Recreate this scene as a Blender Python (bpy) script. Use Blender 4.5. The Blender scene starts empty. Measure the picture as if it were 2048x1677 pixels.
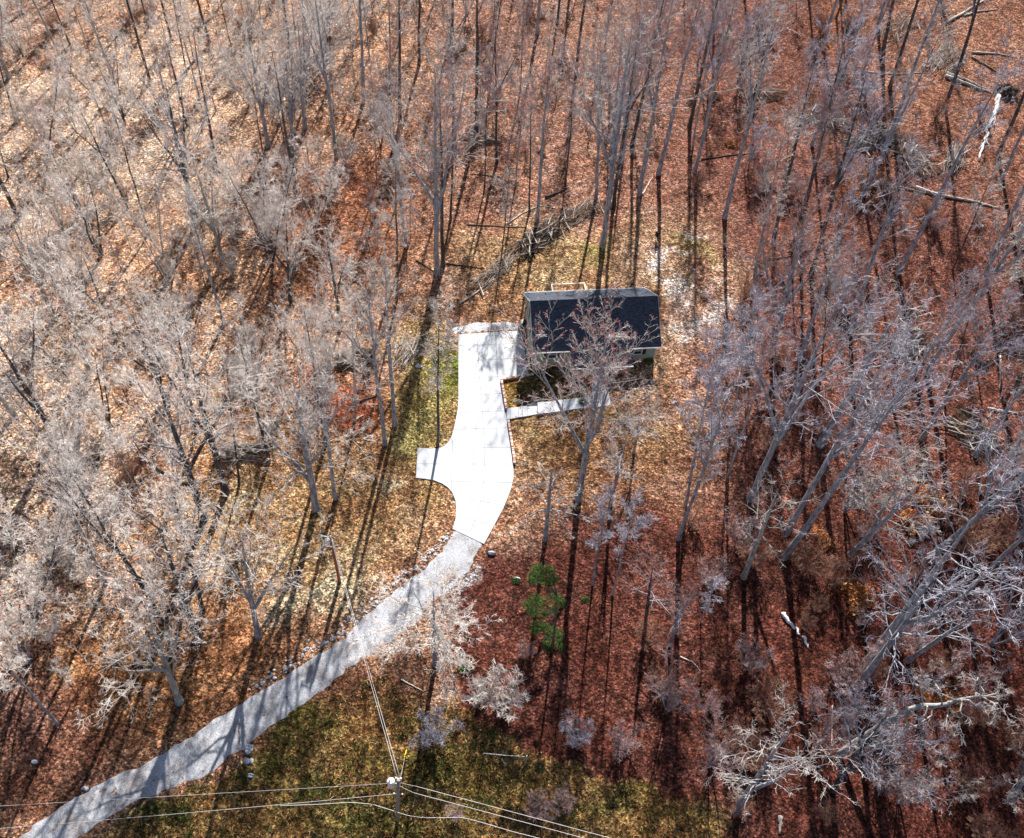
import bpy, math, random
import numpy as np
from mathutils import Matrix, Vector

random.seed(7)
rng = np.random.default_rng(7)
scene = bpy.context.scene
COL = scene.collection

# ------------------------------------------------------------------ camera
F_PX, IW, IH = 1930.0, 2048, 1677
PITCH = math.radians(51.7)
CAM_H = 82.0
RS = 0.094
RC = math.sqrt(1 - RS * RS)
CF = np.array([0, math.cos(PITCH), -math.sin(PITCH)])
_R0 = np.array([1.0, 0, 0]); _D0 = np.array([0, -math.sin(PITCH), -math.cos(PITCH)])
CR = RC * _R0 - RS * _D0
CD = RS * _R0 + RC * _D0
CC = np.array([0, 0, CAM_H])

cam_data = bpy.data.cameras.new("camera")
cam = bpy.data.objects.new("camera", cam_data)
COL.objects.link(cam)
m = Matrix(((CR[0], -CD[0], -CF[0], 0), (CR[1], -CD[1], -CF[1], 0), (CR[2], -CD[2], -CF[2], CAM_H), (0, 0, 0, 1)))
cam.matrix_world = m
cam_data.sensor_width = 36
cam_data.lens = F_PX / IW * 36
cam_data.clip_start = 1
cam_data.clip_end = 4000
scene.camera = cam

# ------------------------------------------------------------------ light
SUN_EL = math.radians(34.8)
SUN_AZ = math.radians(2.0)            # from +Y towards +X
world = bpy.data.worlds.new("World")
scene.world = world
world.use_nodes = True
wn = world.node_tree.nodes; wl = world.node_tree.links
wn.clear()
sky = wn.new('ShaderNodeTexSky'); sky.sky_type = 'NISHITA'; sky.sun_disc = False
sky.sun_elevation = SUN_EL; sky.sun_rotation = SUN_AZ
bg = wn.new('ShaderNodeBackground'); bg.inputs['Strength'].default_value = 0.05
wo = wn.new('ShaderNodeOutputWorld')
wl.new(sky.outputs[0], bg.inputs[0]); wl.new(bg.outputs[0], wo.inputs[0])
sd = bpy.data.lights.new("sun", 'SUN'); sd.energy = 5.0; sd.angle = math.radians(0.7); sd.color = (1.0, 0.95, 0.87)
sun = bpy.data.objects.new("sun", sd); COL.objects.link(sun)
sdir = Vector((math.sin(SUN_AZ) * math.cos(SUN_EL), math.cos(SUN_AZ) * math.cos(SUN_EL), math.sin(SUN_EL)))
sun.rotation_euler = sdir.to_track_quat('Z', 'Y').to_euler()
sun.location = sdir * 300
scene.view_settings.view_transform = 'Standard'
scene.view_settings.look = 'None'
scene.view_settings.gamma = 1
scene.view_settings.exposure = 1.05
scene.cycles.max_bounces = 4
scene.cycles.diffuse_bounces = 2
scene.cycles.glossy_bounces = 2

# ------------------------------------------------------------------ maths helpers
def ss(a, b, x):
    t = np.clip((np.asarray(x, float) - a) / (b - a), 0, 1)
    return t * t * (3 - 2 * t)

def ray(x, y):
    return CF + (x - 1024) / F_PX * CR + (y - 838.5) / F_PX * CD

def px(x, y, z=0.0):
    d = ray(x, y)
    return CC + d * ((z - CAM_H) / d[2])

def proj(p):
    q = np.asarray(p, float) - CC
    z = q @ CF
    return 1024 + F_PX * (q @ CR) / z, 838.5 + F_PX * (q @ CD) / z

# house frame
YAW = math.radians(10.8)
HO = np.array([1.63, 71.50])
HU = np.array([math.cos(YAW), math.sin(YAW)])
HV = np.array([-math.sin(YAW), math.cos(YAW)])

def h2w(u, v, z=0.0):
    p = HO + HU * u + HV * v
    return np.array([p[0], p[1], z])

def w2h(p):
    q = np.asarray(p)[:2] - HO
    return q @ HU, q @ HV

_k = rng.uniform(-1, 1, (14, 2)); _ph = rng.uniform(0, 6.28, 14)

def ground(x, y):
    x = np.asarray(x, float); y = np.asarray(y, float)
    u = (x - HO[0]) * HU[0] + (y - HO[1]) * HU[1]
    v = (x - HO[0]) * HV[0] + (y - HO[1]) * HV[1]
    # clearing stays level, woods roll away
    dx = np.maximum(np.abs(x - 2) - 18, 0); dy = np.maximum(np.abs(y - 68) - 34, 0)
    far = ss(0, 34, np.sqrt(dx * dx + dy * dy))
    z = np.zeros_like(x)
    z += ss(-16, -62, x) * (-0.085) * (y - 70) * ss(400, 200, np.abs(y - 70))
    z += ss(22, 62, x) * (0.12) * (y - 82) * ss(400, 200, np.abs(y - 82))
    for i in range(14):
        w = 0.05 + 0.16 * (i / 14)
        z += far * 0.22 / (1 + i * .22) * np.sin(w * (_k[i, 0] * x + _k[i, 1] * y) * 2.2 + _ph[i])
    yard = 1.0 * ss(-1.6, 5.5, u) * ss(-18, -8.5, v) * (1 - ss(22, 42, u)) * (1 - ss(16, 40, v))
    # ditch bank below the gravel road
    return z + yard

def gz(p):
    return float(ground(p[0], p[1]))

def gpx(x, y):
    d = ray(x, y)
    t0, z = None, 0.0
    p = px(x, y, 0)
    for _ in range(14):
        z = gz(p)
        p = px(x, y, z)
    return np.array([p[0], p[1], gz(p)])

# ------------------------------------------------------------------ materials
def mat(name, color=(0.5, 0.5, 0.5), rough=0.8, spec=0.3, metal=0.0):
    m = bpy.data.materials.new(name); m.use_nodes = True
    b = m.node_tree.nodes['Principled BSDF']
    b.inputs['Base Color'].default_value = (*color, 1)
    b.inputs['Roughness'].default_value = rough
    b.inputs['Metallic'].default_value = metal
    b.inputs['Specular IOR Level'].default_value = spec
    return m

def nd(m, t, **kw):
    n = m.node_tree.nodes.new(t)
    for k, v in kw.items():
        if k in n.inputs: n.inputs[k].default_value = v
        else: setattr(n, k, v)
    return n

def lk(m, a, b): m.node_tree.links.new(a, b)

def ramp(m, fac, stops):
    r = m.node_tree.nodes.new('ShaderNodeValToRGB')
    e = r.color_ramp.elements
    while len(e) > 1: e.remove(e[-1])
    e[0].position = stops[0][0]; e[0].color = (*stops[0][1], 1)
    for p, c in stops[1:]:
        q = e.new(p); q.color = (*c, 1)
    lk(m, fac, r.inputs[0])
    return r

def noise_mat(name, c1, c2, scale=3.0, rough=0.85, detail=6, bump=0.0, spec=0.2, lo=0.35, hi=0.65, stretch=None, c3=None):
    m = mat(name, c1, rough, spec)
    b = m.node_tree.nodes['Principled BSDF']
    tc = nd(m, 'ShaderNodeTexCoord')
    src = tc.outputs['Object']
    if stretch:
        mp = nd(m, 'ShaderNodeMapping'); mp.inputs['Scale'].default_value = stretch
        lk(m, src, mp.inputs[0]); src = mp.outputs[0]
    n = nd(m, 'ShaderNodeTexNoise', Scale=scale, Detail=detail, Roughness=0.6)
    lk(m, src, n.inputs['Vector'])
    st = [(lo, c1), (hi, c2)] + ([(min(hi + .12, 1), c3)] if c3 else [])
    r = ramp(m, n.outputs['Fac'], st)
    lk(m, r.outputs[0], b.inputs['Base Color'])
    if bump:
        bp = nd(m, 'ShaderNodeBump', Strength=bump, Distance=0.05)
        lk(m, n.outputs['Fac'], bp.inputs['Height']); lk(m, bp.outputs[0], b.inputs['Normal'])
    return m

def ground_mat():
    m = mat("leaf_litter_ground", rough=0.9, spec=0.1)
    b = m.node_tree.nodes['Principled BSDF']
    geo = nd(m, 'ShaderNodeNewGeometry')
    at = nd(m, 'ShaderNodeVertexColor', layer_name='zone')
    # wander the coordinates so that leaves do not sit on a lattice
    wn_ = nd(m, 'ShaderNodeTexNoise', Scale=1.7, Detail=3)
    lk(m, geo.outputs['Position'], wn_.inputs['Vector'])
    v1 = nd(m, 'ShaderNodeTexVoronoi', Scale=4.8); lk(m, geo.outputs['Position'], v1.inputs['Vector'])
    v2 = nd(m, 'ShaderNodeTexVoronoi', Scale=9.5); lk(m, geo.outputs['Position'], v2.inputs['Vector'])
    sp1 = nd(m, 'ShaderNodeSeparateColor'); lk(m, v1.outputs['Color'], sp1.inputs[0])
    sp2 = nd(m, 'ShaderNodeSeparateColor'); lk(m, v2.outputs['Color'], sp2.inputs[0])
    big = nd(m, 'ShaderNodeTexNoise', Scale=0.40, Detail=7, Roughness=0.75); lk(m, geo.outputs['Position'], big.inputs['Vector'])
    # brightness of single leaves / clumps
    add = nd(m, 'ShaderNodeMath', operation='ADD'); lk(m, sp1.outputs[0], add.inputs[0]); lk(m, sp2.outputs[0], add.inputs[1])
    r1 = ramp(m, add.outputs[0], [(0.0, (0.10,) * 3), (0.33, (0.40,) * 3), (0.55, (0.9,) * 3), (0.78, (1.9,) * 3), (1.0, (3.3,) * 3)])
    half = nd(m, 'ShaderNodeMath', operation='MULTIPLY'); half.inputs[1].default_value = 0.5
    lk(m, add.outputs[0], half.inputs[0]); lk(m, half.outputs[0], r1.inputs[0])
    mx = nd(m, 'ShaderNodeMix', data_type='RGBA', blend_type='MULTIPLY'); mx.inputs['Factor'].default_value = 1
    lk(m, at.outputs['Color'], mx.inputs['A']); lk(m, r1.outputs[0], mx.inputs['B'])
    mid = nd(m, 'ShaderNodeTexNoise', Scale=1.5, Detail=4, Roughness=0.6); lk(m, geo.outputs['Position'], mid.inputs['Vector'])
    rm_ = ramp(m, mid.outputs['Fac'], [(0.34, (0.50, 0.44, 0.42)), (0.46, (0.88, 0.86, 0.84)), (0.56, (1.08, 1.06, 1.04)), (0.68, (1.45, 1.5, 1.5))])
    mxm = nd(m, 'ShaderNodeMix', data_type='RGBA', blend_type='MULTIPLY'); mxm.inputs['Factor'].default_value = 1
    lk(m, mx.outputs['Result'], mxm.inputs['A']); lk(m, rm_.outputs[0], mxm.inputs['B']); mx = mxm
    soil = nd(m, 'ShaderNodeTexNoise', Scale=0.16, Detail=8, Roughness=0.7); lk(m, geo.outputs['Position'], soil.inputs['Vector'])
    rs_ = ramp(m, soil.outputs['Fac'], [(0.36, (0.70, 0.60, 0.62)), (0.47, (1.0, 1.0, 1.0)), (0.58, (1.0, 1.12, 1.25)), (0.68, (1.15, 1.35, 1.6))])
    mxs = nd(m, 'ShaderNodeMix', data_type='RGBA', blend_type='MULTIPLY'); mxs.inputs['Factor'].default_value = 1
    lk(m, mx.outputs['Result'], mxs.inputs['A']); lk(m, rs_.outputs[0], mxs.inputs['B']); mx = mxs
    # hue drift
    r2 = ramp(m, sp2.outputs[1], [(0.0, (1.12, 0.80, 0.78)), (0.45, (1.0, 1.0, 1.0)), (0.8, (1.0, 1.06, 0.85)), (1.0, (0.95, 1.05, 1.15))])
    mx2 = nd(m, 'ShaderNodeMix', data_type='RGBA', blend_type='MULTIPLY'); mx2.inputs['Factor'].default_value = 1
    lk(m, mx.outputs['Result'], mx2.inputs['A']); lk(m, r2.outputs[0], mx2.inputs['B'])
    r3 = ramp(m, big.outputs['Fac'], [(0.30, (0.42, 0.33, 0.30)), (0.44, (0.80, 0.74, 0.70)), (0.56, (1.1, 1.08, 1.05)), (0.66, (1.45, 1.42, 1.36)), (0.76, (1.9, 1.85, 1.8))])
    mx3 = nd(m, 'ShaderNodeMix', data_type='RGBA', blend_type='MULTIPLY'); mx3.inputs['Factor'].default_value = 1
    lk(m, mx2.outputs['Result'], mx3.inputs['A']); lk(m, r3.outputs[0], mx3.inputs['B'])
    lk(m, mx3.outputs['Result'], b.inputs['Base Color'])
    n2 = nd(m, 'ShaderNodeTexNoise', Scale=4.5, Detail=4); lk(m, geo.outputs['Position'], n2.inputs['Vector'])
    bp = nd(m, 'ShaderNodeBump', Strength=0.9, Distance=0.22)
    a3 = nd(m, 'ShaderNodeMath', operation='ADD'); lk(m, n2.outputs['Fac'], a3.inputs[0]); 
    a4 = nd(m, 'ShaderNodeMath', operation='MULTIPLY'); lk(m, sp1.outputs[2], a4.inputs[0]); a4.inputs[1].default_value = .25
    lk(m, a4.outputs[0], a3.inputs[1])
    lk(m, a3.outputs[0], bp.inputs['Height']); lk(m, bp.outputs[0], b.inputs['Normal'])
    return m

def bark(name, dark, mid, light):
    m = mat(name, mid, 0.9, 0.15)
    b = m.node_tree.nodes['Principled BSDF']
    geo = nd(m, 'ShaderNodeNewGeometry')
    mp = nd(m, 'ShaderNodeMapping'); mp.inputs['Scale'].default_value = (1, 1, 0.35)
    lk(m, geo.outputs['Position'], mp.inputs[0])
    n = nd(m, 'ShaderNodeTexNoise', Scale=3.2, Detail=6, Roughness=0.7); lk(m, mp.outputs[0], n.inputs['Vector'])
    r = ramp(m, n.outputs['Fac'], [(0.30, dark), (0.48, mid), (0.66, light)])
    lk(m, r.outputs[0], b.inputs['Base Color'])
    bp = nd(m, 'ShaderNodeBump', Strength=0.6, Distance=0.05); lk(m, n.outputs['Fac'], bp.inputs['Height']); lk(m, bp.outputs[0], b.inputs['Normal'])
    return m

BARK = {
    'grey': bark("grey_bark", (0.10, 0.10, 0.12), (0.28, 0.29, 0.33), (0.52, 0.54, 0.60)),
    'dark': bark("dark_bark", (0.035, 0.03, 0.03), (0.075, 0.068, 0.07), (0.17, 0.17, 0.17)),
    'pale': bark("pale_bark", (0.16, 0.15, 0.14), (0.34, 0.33, 0.32), (0.60, 0.59, 0.57)),
}
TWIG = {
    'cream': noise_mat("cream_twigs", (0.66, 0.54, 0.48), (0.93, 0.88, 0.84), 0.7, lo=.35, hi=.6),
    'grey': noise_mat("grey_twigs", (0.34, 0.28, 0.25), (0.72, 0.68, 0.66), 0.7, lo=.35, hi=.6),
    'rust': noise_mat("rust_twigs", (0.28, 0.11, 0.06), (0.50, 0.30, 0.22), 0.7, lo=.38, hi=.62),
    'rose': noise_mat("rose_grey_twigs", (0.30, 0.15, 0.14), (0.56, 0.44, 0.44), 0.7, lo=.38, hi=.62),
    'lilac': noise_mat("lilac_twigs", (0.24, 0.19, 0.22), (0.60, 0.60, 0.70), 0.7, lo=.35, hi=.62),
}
BUD = mat("red_buds", (0.45, 0.06, 0.06), 0.7)

# ------------------------------------------------------------------ mesh helpers
def mesh_np(name, V, Q, mats, mi=None, smooth=False):
    """V (n,3); Q list of face index arrays, all quads (n,4)"""
    me = bpy.data.meshes.new(name)
    V = np.asarray(V, np.float32); Q = np.asarray(Q, np.int32)
    k = Q.shape[1]
    me.vertices.add(len(V)); me.vertices.foreach_set('co', V.ravel())
    me.loops.add(Q.size); me.loops.foreach_set('vertex_index', Q.ravel())
    me.polygons.add(len(Q))
    me.polygons.foreach_set('loop_start', np.arange(0, Q.size, k, dtype=np.int32))
    me.polygons.foreach_set('loop_total', np.full(len(Q), k, np.int32))
    if mi is not None: me.polygons.foreach_set('material_index', np.asarray(mi, np.int32))
    if smooth: me.polygons.foreach_set('use_smooth', np.ones(len(Q), bool))
    for a in (mats if isinstance(mats, (list, tuple)) else [mats]): me.materials.append(a)
    me.update(calc_edges=True)
    return me

def add(name, me, parent=None, loc=None):
    o = bpy.data.objects.new(name, me); COL.objects.link(o)
    if parent: o.parent = parent
    if loc is not None: o.location = loc
    return o

def tag(o, label=None, cat=None, group=None, kind=None):
    if label: o['label'] = label
    if cat: o['category'] = cat
    if group: o['group'] = group
    if kind: o['kind'] = kind
    return o

def empty(name, loc, label, cat, group=None, rot=None):
    o = bpy.data.objects.new(name, None); COL.objects.link(o); o.location = loc
    o.empty_display_size = 0.5
    if rot is not None: o.rotation_euler = rot
    return tag(o, label, cat, group)

def segs_mesh(P0, P1, R0_, R1_, k=3):
    """independent tapered prisms -> V, Q"""
    n = len(P0)
    d = P1 - P0
    L = np.linalg.norm(d, axis=1, keepdims=True); d = d / np.maximum(L, 1e-6)
    ref = np.where(np.abs(d[:, 2:3]) > 0.9, np.array([[1.0, 0, 0]]), np.array([[0, 0, 1.0]]))
    a = np.cross(d, ref); a /= np.maximum(np.linalg.norm(a, axis=1, keepdims=True), 1e-6)
    b = np.cross(d, a)
    V = np.empty((n, 2 * k, 3))
    for j in range(k):
        t = 2 * math.pi * j / k
        o = a * math.cos(t) + b * math.sin(t)
        V[:, j] = P0 + o * R0_[:, None]
        V[:, k + j] = P1 + o * R1_[:, None]
    base = (np.arange(n) * 2 * k)[:, None]
    Q = np.concatenate([np.stack([base[:, 0] + j, base[:, 0] + (j + 1) % k, base[:, 0] + k + (j + 1) % k, base[:, 0] + k + j], 1) for j in range(k)])
    return V.reshape(-1, 3), Q

def tube(path, rad, k=8, cap=True):
    """continuous tube along a path -> V, Q (quads)"""
    path = np.asarray(path, float); n = len(path)
    rad = np.broadcast_to(np.asarray(rad, float), (n,))
    T = np.gradient(path, axis=0); T /= np.maximum(np.linalg.norm(T, axis=1, keepdims=True), 1e-9)
    a = np.cross(T[0], [0, 0, 1.0]) if abs(T[0][2]) < .9 else np.cross(T[0], [1.0, 0, 0])
    V = []
    for i in range(n):
        a = a - T[i] * (a @ T[i]); a /= max(np.linalg.norm(a), 1e-9)
        b = np.cross(T[i], a)
        for j in range(k):
            t = 2 * math.pi * j / k
            V.append(path[i] + (a * math.cos(t) + b * math.sin(t)) * rad[i])
    Q = [[i * k + j, i * k + (j + 1) % k, (i + 1) * k + (j + 1) % k, (i + 1) * k + j] for i in range(n - 1) for j in range(k)]
    if cap:
        c0 = len(V); V.append(path[0]); c1 = len(V); V.append(path[-1])
        for j in range(0, k, 1):
            Q.append([c0, (j + 1) % k, j, j]); Q.append([c1, (n - 1) * k + j, (n - 1) * k + (j + 1) % k, (n - 1) * k + (j + 1) % k])
    return np.array(V), np.array(Q)

class MB:
    """collects polygons; build -> one mesh object"""
    def __init__(s): s.v = []; s.f = []; s.m = []
    def addm(s, V, F, mi=0):
        b = len(s.v); s.v += [tuple(map(float, p)) for p in V]
        for f in F:
            g = []
            for i in f:
                if not g or (i + b) != g[-1]: g.append(int(i) + b)
            if g[0] == g[-1]: g = g[:-1]
            if len(g) > 2: s.f.append(tuple(g)); s.m.append(mi)
        return s
    def box(s, lo, hi, mi=0, fr=None):
        x0, y0, z0 = lo; x1, y1, z1 = hi
        V = [(x0, y0, z0), (x1, y0, z0), (x1, y1, z0), (x0, y1, z0), (x0, y0, z1), (x1, y0, z1), (x1, y1, z1), (x0, y1, z1)]
        if fr: V = [fr(*p) for p in V]
        return s.addm(V, [(0, 3, 2, 1), (4, 5, 6, 7), (0, 1, 5, 4), (1, 2, 6, 5), (2, 3, 7, 6), (3, 0, 4, 7)], mi)
    def prism(s, poly, z0, z1, mi=0, fr=None):
        n = len(poly)
        V = [(p[0], p[1], z0) for p in poly] + [(p[0], p[1], z1) for p in poly]
        if fr: V = [fr(*p) for p in V]
        return s.addm(V, [tuple(range(n - 1, -1, -1)), tuple(range(n, 2 * n))] + [(i, (i + 1) % n, n + (i + 1) % n, n + i) for i in range(n)], mi)
    def tube(s, path, rad, k=8, mi=0):
        V, Q = tube(path, rad, k); return s.addm(V, Q, mi)
    def bar(s, p, q, w, h, mi=0):
        p = np.array(p, float); q = np.array(q, float); d = (q - p) / np.linalg.norm(q - p)
        a = np.cross(d, [0, 0, 1.0]); a = a / np.linalg.norm(a) if np.linalg.norm(a) > 1e-3 else np.array([1.0, 0, 0])
        b = np.cross(a, d)
        V = [e + a * sx * w / 2 + b * sy * h / 2 for e in (p, q) for sx, sy in ((-1, -1), (1, -1), (1, 1), (-1, 1))]
        return s.addm(V, [(0, 3, 2, 1), (4, 5, 6, 7), (0, 1, 5, 4), (1, 2, 6, 5), (2, 3, 7, 6), (3, 0, 4, 7)], mi)
    def mesh(s, name, mats, smooth=False):
        me = bpy.data.meshes.new(name); me.from_pydata(s.v, [], s.f)
        for a in (mats if isinstance(mats, (list, tuple)) else [mats]): me.materials.append(a)
        me.polygons.foreach_set('material_index', s.m)
        if smooth: me.polygons.foreach_set('use_smooth', [True] * len(s.f))
        me.update(); return me
    def build(s, name, mats, parent=None, smooth=False):
        return add(name, s.mesh(name, mats, smooth), parent)

# ------------------------------------------------------------------ outlines traced from the photograph (photo pixels -> ground)
DRIVE_PX = [(917, 669), (1046, 661), (1056, 700), (1069, 746), (1000, 757), (1003, 775), (1009, 812), (1013, 838), (1018, 872), (1023, 905), (1027, 938), (1027, 957),
            (1022, 978), (1015, 997), (1005, 1020), (990, 1048), (968, 1088), (905, 1058), (911, 1038), (912.5, 1018), (911, 1001), (905, 986), (896, 975), (884, 967), (866, 960), (848, 957.5),
            (832, 956), (835, 896), (862, 897.5), (878, 897), (888, 892.5), (896, 885), (902, 876), (906, 864), (911, 843), (916, 815), (917, 800), (917, 735)]
ROAD_R = [(968, 1084), (957, 1104), (950, 1122), (936, 1151), (905, 1182), (878, 1192), (864, 1209), (837, 1243), (802, 1271), (751, 1305), (700, 1336), (649, 1383), (595, 1418),
          (560, 1445), (513, 1476), (489, 1496), (461, 1515), (427, 1548), (359, 1573), (308, 1592), (280, 1602), (239, 1623), (205, 1647), (164, 1674), (100, 1722), (20, 1780)]
ROAD_L = [(907, 1060), (898, 1076), (884, 1100), (872, 1111), (850, 1134), (813, 1161), (779, 1189), (744, 1216), (710, 1250), (660, 1295), (615, 1319), (581, 1343), (547, 1363),
          (499, 1394), (455, 1421), (414, 1445), (379, 1472), (335, 1496), (308, 1513), (273, 1534), (239, 1544), (212, 1558), (171, 1582), (137, 1602), (68, 1650), (34, 1674), (-30, 1722), (-110, 1780)]
def resample(pts, n):
    p = np.array(pts, float); d = np.r_[0, np.cumsum(np.linalg.norm(np.diff(p, axis=0), axis=1))]
    t = np.linspace(0, d[-1], n)
    return np.stack([np.interp(t, d, p[:, i]) for i in range(p.shape[1])], 1)

def in_poly(x, y, poly):
    x = np.asarray(x, float); y = np.asarray(y, float); r = np.zeros(x.shape, bool)
    n = len(poly)
    for i in range(n):
        x1, y1 = poly[i]; x2, y2 = poly[(i + 1) % n]
        c = ((y1 > y) != (y2 > y)) & (x < (x2 - x1) * (y - y1) / ((y2 - y1) if y2 != y1 else 1e-9) + x1)
        r ^= c
    return r

# ------------------------------------------------------------------ terrain
def axis(lo, hi, a, b, fine, mid):
    """fine between a and b, mid between lo and hi, coarse beyond to the horizon"""
    L = [-900, -600, -400, -280, -200, -150]
    xs = set(np.round(np.arange(a, b + 1e-6, fine), 3)) | set(np.round(np.arange(lo, a, mid), 3)) | set(np.round(np.arange(b, hi, mid), 3))
    xs |= {lo + v for v in L} | {hi - v for v in L}
    return np.array(sorted(xs))
XS = axis(-95, 95, -38, 32, 0.4, 0.7)
YS = axis(10, 185, 14, 108, 0.4, 0.7)
GX, GY = np.meshgrid(XS, YS)
GZ = ground(GX, GY)
V = np.stack([GX.ravel(), GY.ravel(), GZ.ravel()], 1)
nx, ny = len(XS), len(YS)
ii = (np.arange(ny - 1)[:, None] * nx + np.arange(nx - 1)[None]).ravel()
Q = np.stack([ii, ii + 1, ii + nx + 1, ii + nx], 1)
me = mesh_np("ground", V, Q, ground_mat(), smooth=True)

q = V - CC; zc = np.maximum(q @ CF, 5)
IX = 1024 + F_PX * (q @ CR) / zc; IY = 838.5 + F_PX * (q @ CD) / zc
# low frequency wobble so that zone borders are ragged
wob = sum(np.sin(V[:, 0] * a + V[:, 1] * b + c) * d for a, b, c, d in
          [(0.31, 0.17, 1, 14), (-0.22, 0.37, 2, 12), (0.9, -0.6, 3, 7), (0.7, 1.1, 0.4, 6), (2.1, 0.5, 5, 4), (-0.8, 2.3, 1.2, 4)])
wob2 = sum(np.sin(V[:, 0] * a + V[:, 1] * b + c) * d for a, b, c, d in
           [(0.27, -0.21, 4, 14), (0.42, 0.27, 0, 12), (-1.0, 0.5, 2, 7), (0.6, 1.3, 3.4, 6), (1.7, 1.5, 1, 4), (2.8, -1.3, 2.2, 4)])
JX, JY = IX + wob, IY + wob2
tan = np.array((0.46, 0.275, 0.185)); col = np.tile(tan, (len(V), 1))
def lay(maskv, c):
    global col
    col = col * (1 - maskv[:, None]) + np.array(c) * maskv[:, None]
def blob(cx, cy, rx, ry, soft=.5, rot=0.0):
    c, s = math.cos(rot), math.sin(rot)
    a = ((JX - cx) * c + (JY - cy) * s) / rx; b = (-(JX - cx) * s + (JY - cy) * c) / ry
    return 1 - ss(1 - soft, 1 + soft, np.sqrt(a * a + b * b))
lay(ss(700, 1000, JX) * ss(760, 560, JY), (0.33, 0.180, 0.132))             # top middle woods
lay(ss(1180, 1500, JX), (0.20, 0.080, 0.060))                              # right woods russet
lay(ss(850, 930, JX) * ss(1075, 1140, JY), (0.135, 0.048, 0.036)); lay(ss(1000, 1160, JX) * ss(930, 1080, JY), (0.135, 0.048, 0.036))            # lower right maroon
lay(ss(1500, 1900, JX) * ss(500, 150, JY), (0.34, 0.165, 0.11))             # top right orange tan
lay(ss(1500, 1800, JX) * ss(1050, 1300, JY) * .8, (0.115, 0.035, 0.026))
lay(blob(90, 40, 160, 110), (0.20, 0.085, 0.06))
lay(blob(600, 420, 260, 160, .7), (0.30, 0.13, 0.075))
lay(blob(240, 250, 300, 240, .8) * .7, (0.66, 0.50, 0.38))
lay(blob(60, 900, 160, 300, .8) * .7, (0.66, 0.50, 0.38))
lay(blob(330, 560, 200, 260, .8) * .6, (0.50, 0.32, 0.21))
lay(blob(650, 950, 260, 170, .6), (0.38, 0.225, 0.12))
lay(blob(680, 800, 110, 60, .6), (0.27, 0.085, 0.045))
lay(blob(560, 1080, 220, 130, .6), (0.38, 0.25, 0.13))
lay(blob(430, 1330, 260, 130, .7) * .8, (0.33, 0.16, 0.075))
lay(blob(230, 1400, 120, 110, .7) * .8, (0.42, 0.22, 0.08))
lay(blob(100, 1560, 240, 130, .7) * .85, (0.20, 0.10, 0.07)); lay(blob(90, 1430, 150, 110, .7) * .8, (0.19, 0.085, 0.065)); lay(blob(420, 1420, 130, 50, .7) * .8, (0.20, 0.09, 0.05))
lay(blob(860, 800, 60, 150, .6), (0.33, 0.27, 0.10))
lay(blob(885, 730, 28, 60, .7), (0.13, 0.16, 0.03))
lay(blob(1150, 530, 230, 75, .5), (0.42, 0.285, 0.155))                       # back lawn
lay(blob(1350, 560, 130, 130, .6), (0.40, 0.25, 0.17))
lay(blob(1010, 600, 70, 60, .6), (0.40, 0.22, 0.12))
lay(blob(1330, 690, 50, 130, .6) * .8, (0.40, 0.27, 0.13))
lay(blob(1390, 760, 90, 180, .8) * .8, (0.42, 0.24, 0.18))
lay(blob(1200, 505, 45, 30, .7) * .8, (0.27, 0.25, 0.08)); lay(blob(1380, 500, 40, 25, .7) * .6, (0.25, 0.23, 0.08))
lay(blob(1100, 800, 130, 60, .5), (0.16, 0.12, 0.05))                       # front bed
lay(blob(1020, 790, 28, 45, .5), (0.38, 0.24, 0.07))
lay(blob(1170, 880, 190, 60, .6), (0.30, 0.19, 0.10))
lay(blob(1200, 940, 160, 70, .7) * .7, (0.32, 0.17, 0.09))
for (a, b, rx, ry) in [(1340, 530, 26, 5), (1358, 515, 14, 5), (1350, 575, 24, 8), (1368, 590, 20, 18), (1395, 572, 16, 5), (1420, 555, 16, 5), (1375, 625, 22, 9), (1405, 630, 18, 9),
                       (1390, 655, 14, 10), (1435, 600, 22, 6), (1425, 640, 20, 5), (1415, 520, 15, 4), (1340, 565, 10, 10), (1392, 480, 24, 8), (1440, 620, 20, 20)]:
    lay(blob(a, b, rx, ry, .8, -.3) * .9, (0.66, 0.56, 0.52))
for (a, b, rx, ry, w) in [(640, 1185, 34, 26, .9), (590, 1210, 34, 22, .8), (680, 1150, 24, 40, .6), (715, 1140, 30, 34, .5), (780, 978, 20, 12, .8), (560, 1250, 30, 18, .5)]:
    lay(blob(a, b, rx, ry, .8, -.4) * w, (0.66, 0.57, 0.40))
lay(blob(955, 1145, 12, 24, .6, .6), (0.42, 0.40, 0.42)); lay(blob(938, 1165, 14, 12, .6, .6) * .8, (0.38, 0.34, 0.36))
# rough grass under the power line
band = in_poly(JX, JY, [(120, 1720), (300, 1605), (470, 1525), (520, 1490), (640, 1400), (760, 1345), (800, 1410), (960, 1440), (1090, 1500), (1200, 1560), (1420, 1640), (1500, 1800), (100, 1900)])
lay(band * 1.0, (0.24, 0.145, 0.06))
for (a, b, rx, ry) in [(600, 1450, 90, 45), (330, 1625, 70, 30), (850, 1530, 120, 40), (760, 1640, 160, 40), (540, 1540, 90, 30), (940, 1590, 90, 26), (1250, 1610, 60, 20), (640, 1600, 80, 20)]:
    lay(blob(a, b, rx, ry, .9) * .75, (0.075, 0.085, 0.018))
lay(blob(760, 1370, 130, 60, .6) * .8, (0.10, 0.045, 0.03))
lay(blob(1400, 1630, 60, 30, .8) * .6, (0.14, 0.12, 0.04)); 
for (a, b, r) in [(1855, 985, 42), (730, 1110, 5), (1745, 350, 38), (1430, 180, 26), (615, 390, 40), (1650, 1070, 16), (1700, 40, 40), (1880, 1400, 20), (1720, 1190, 34)]:
    lay(blob(a, b, r, r * .8, .9) * .6, (0.42, 0.15, 0.04))
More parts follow.
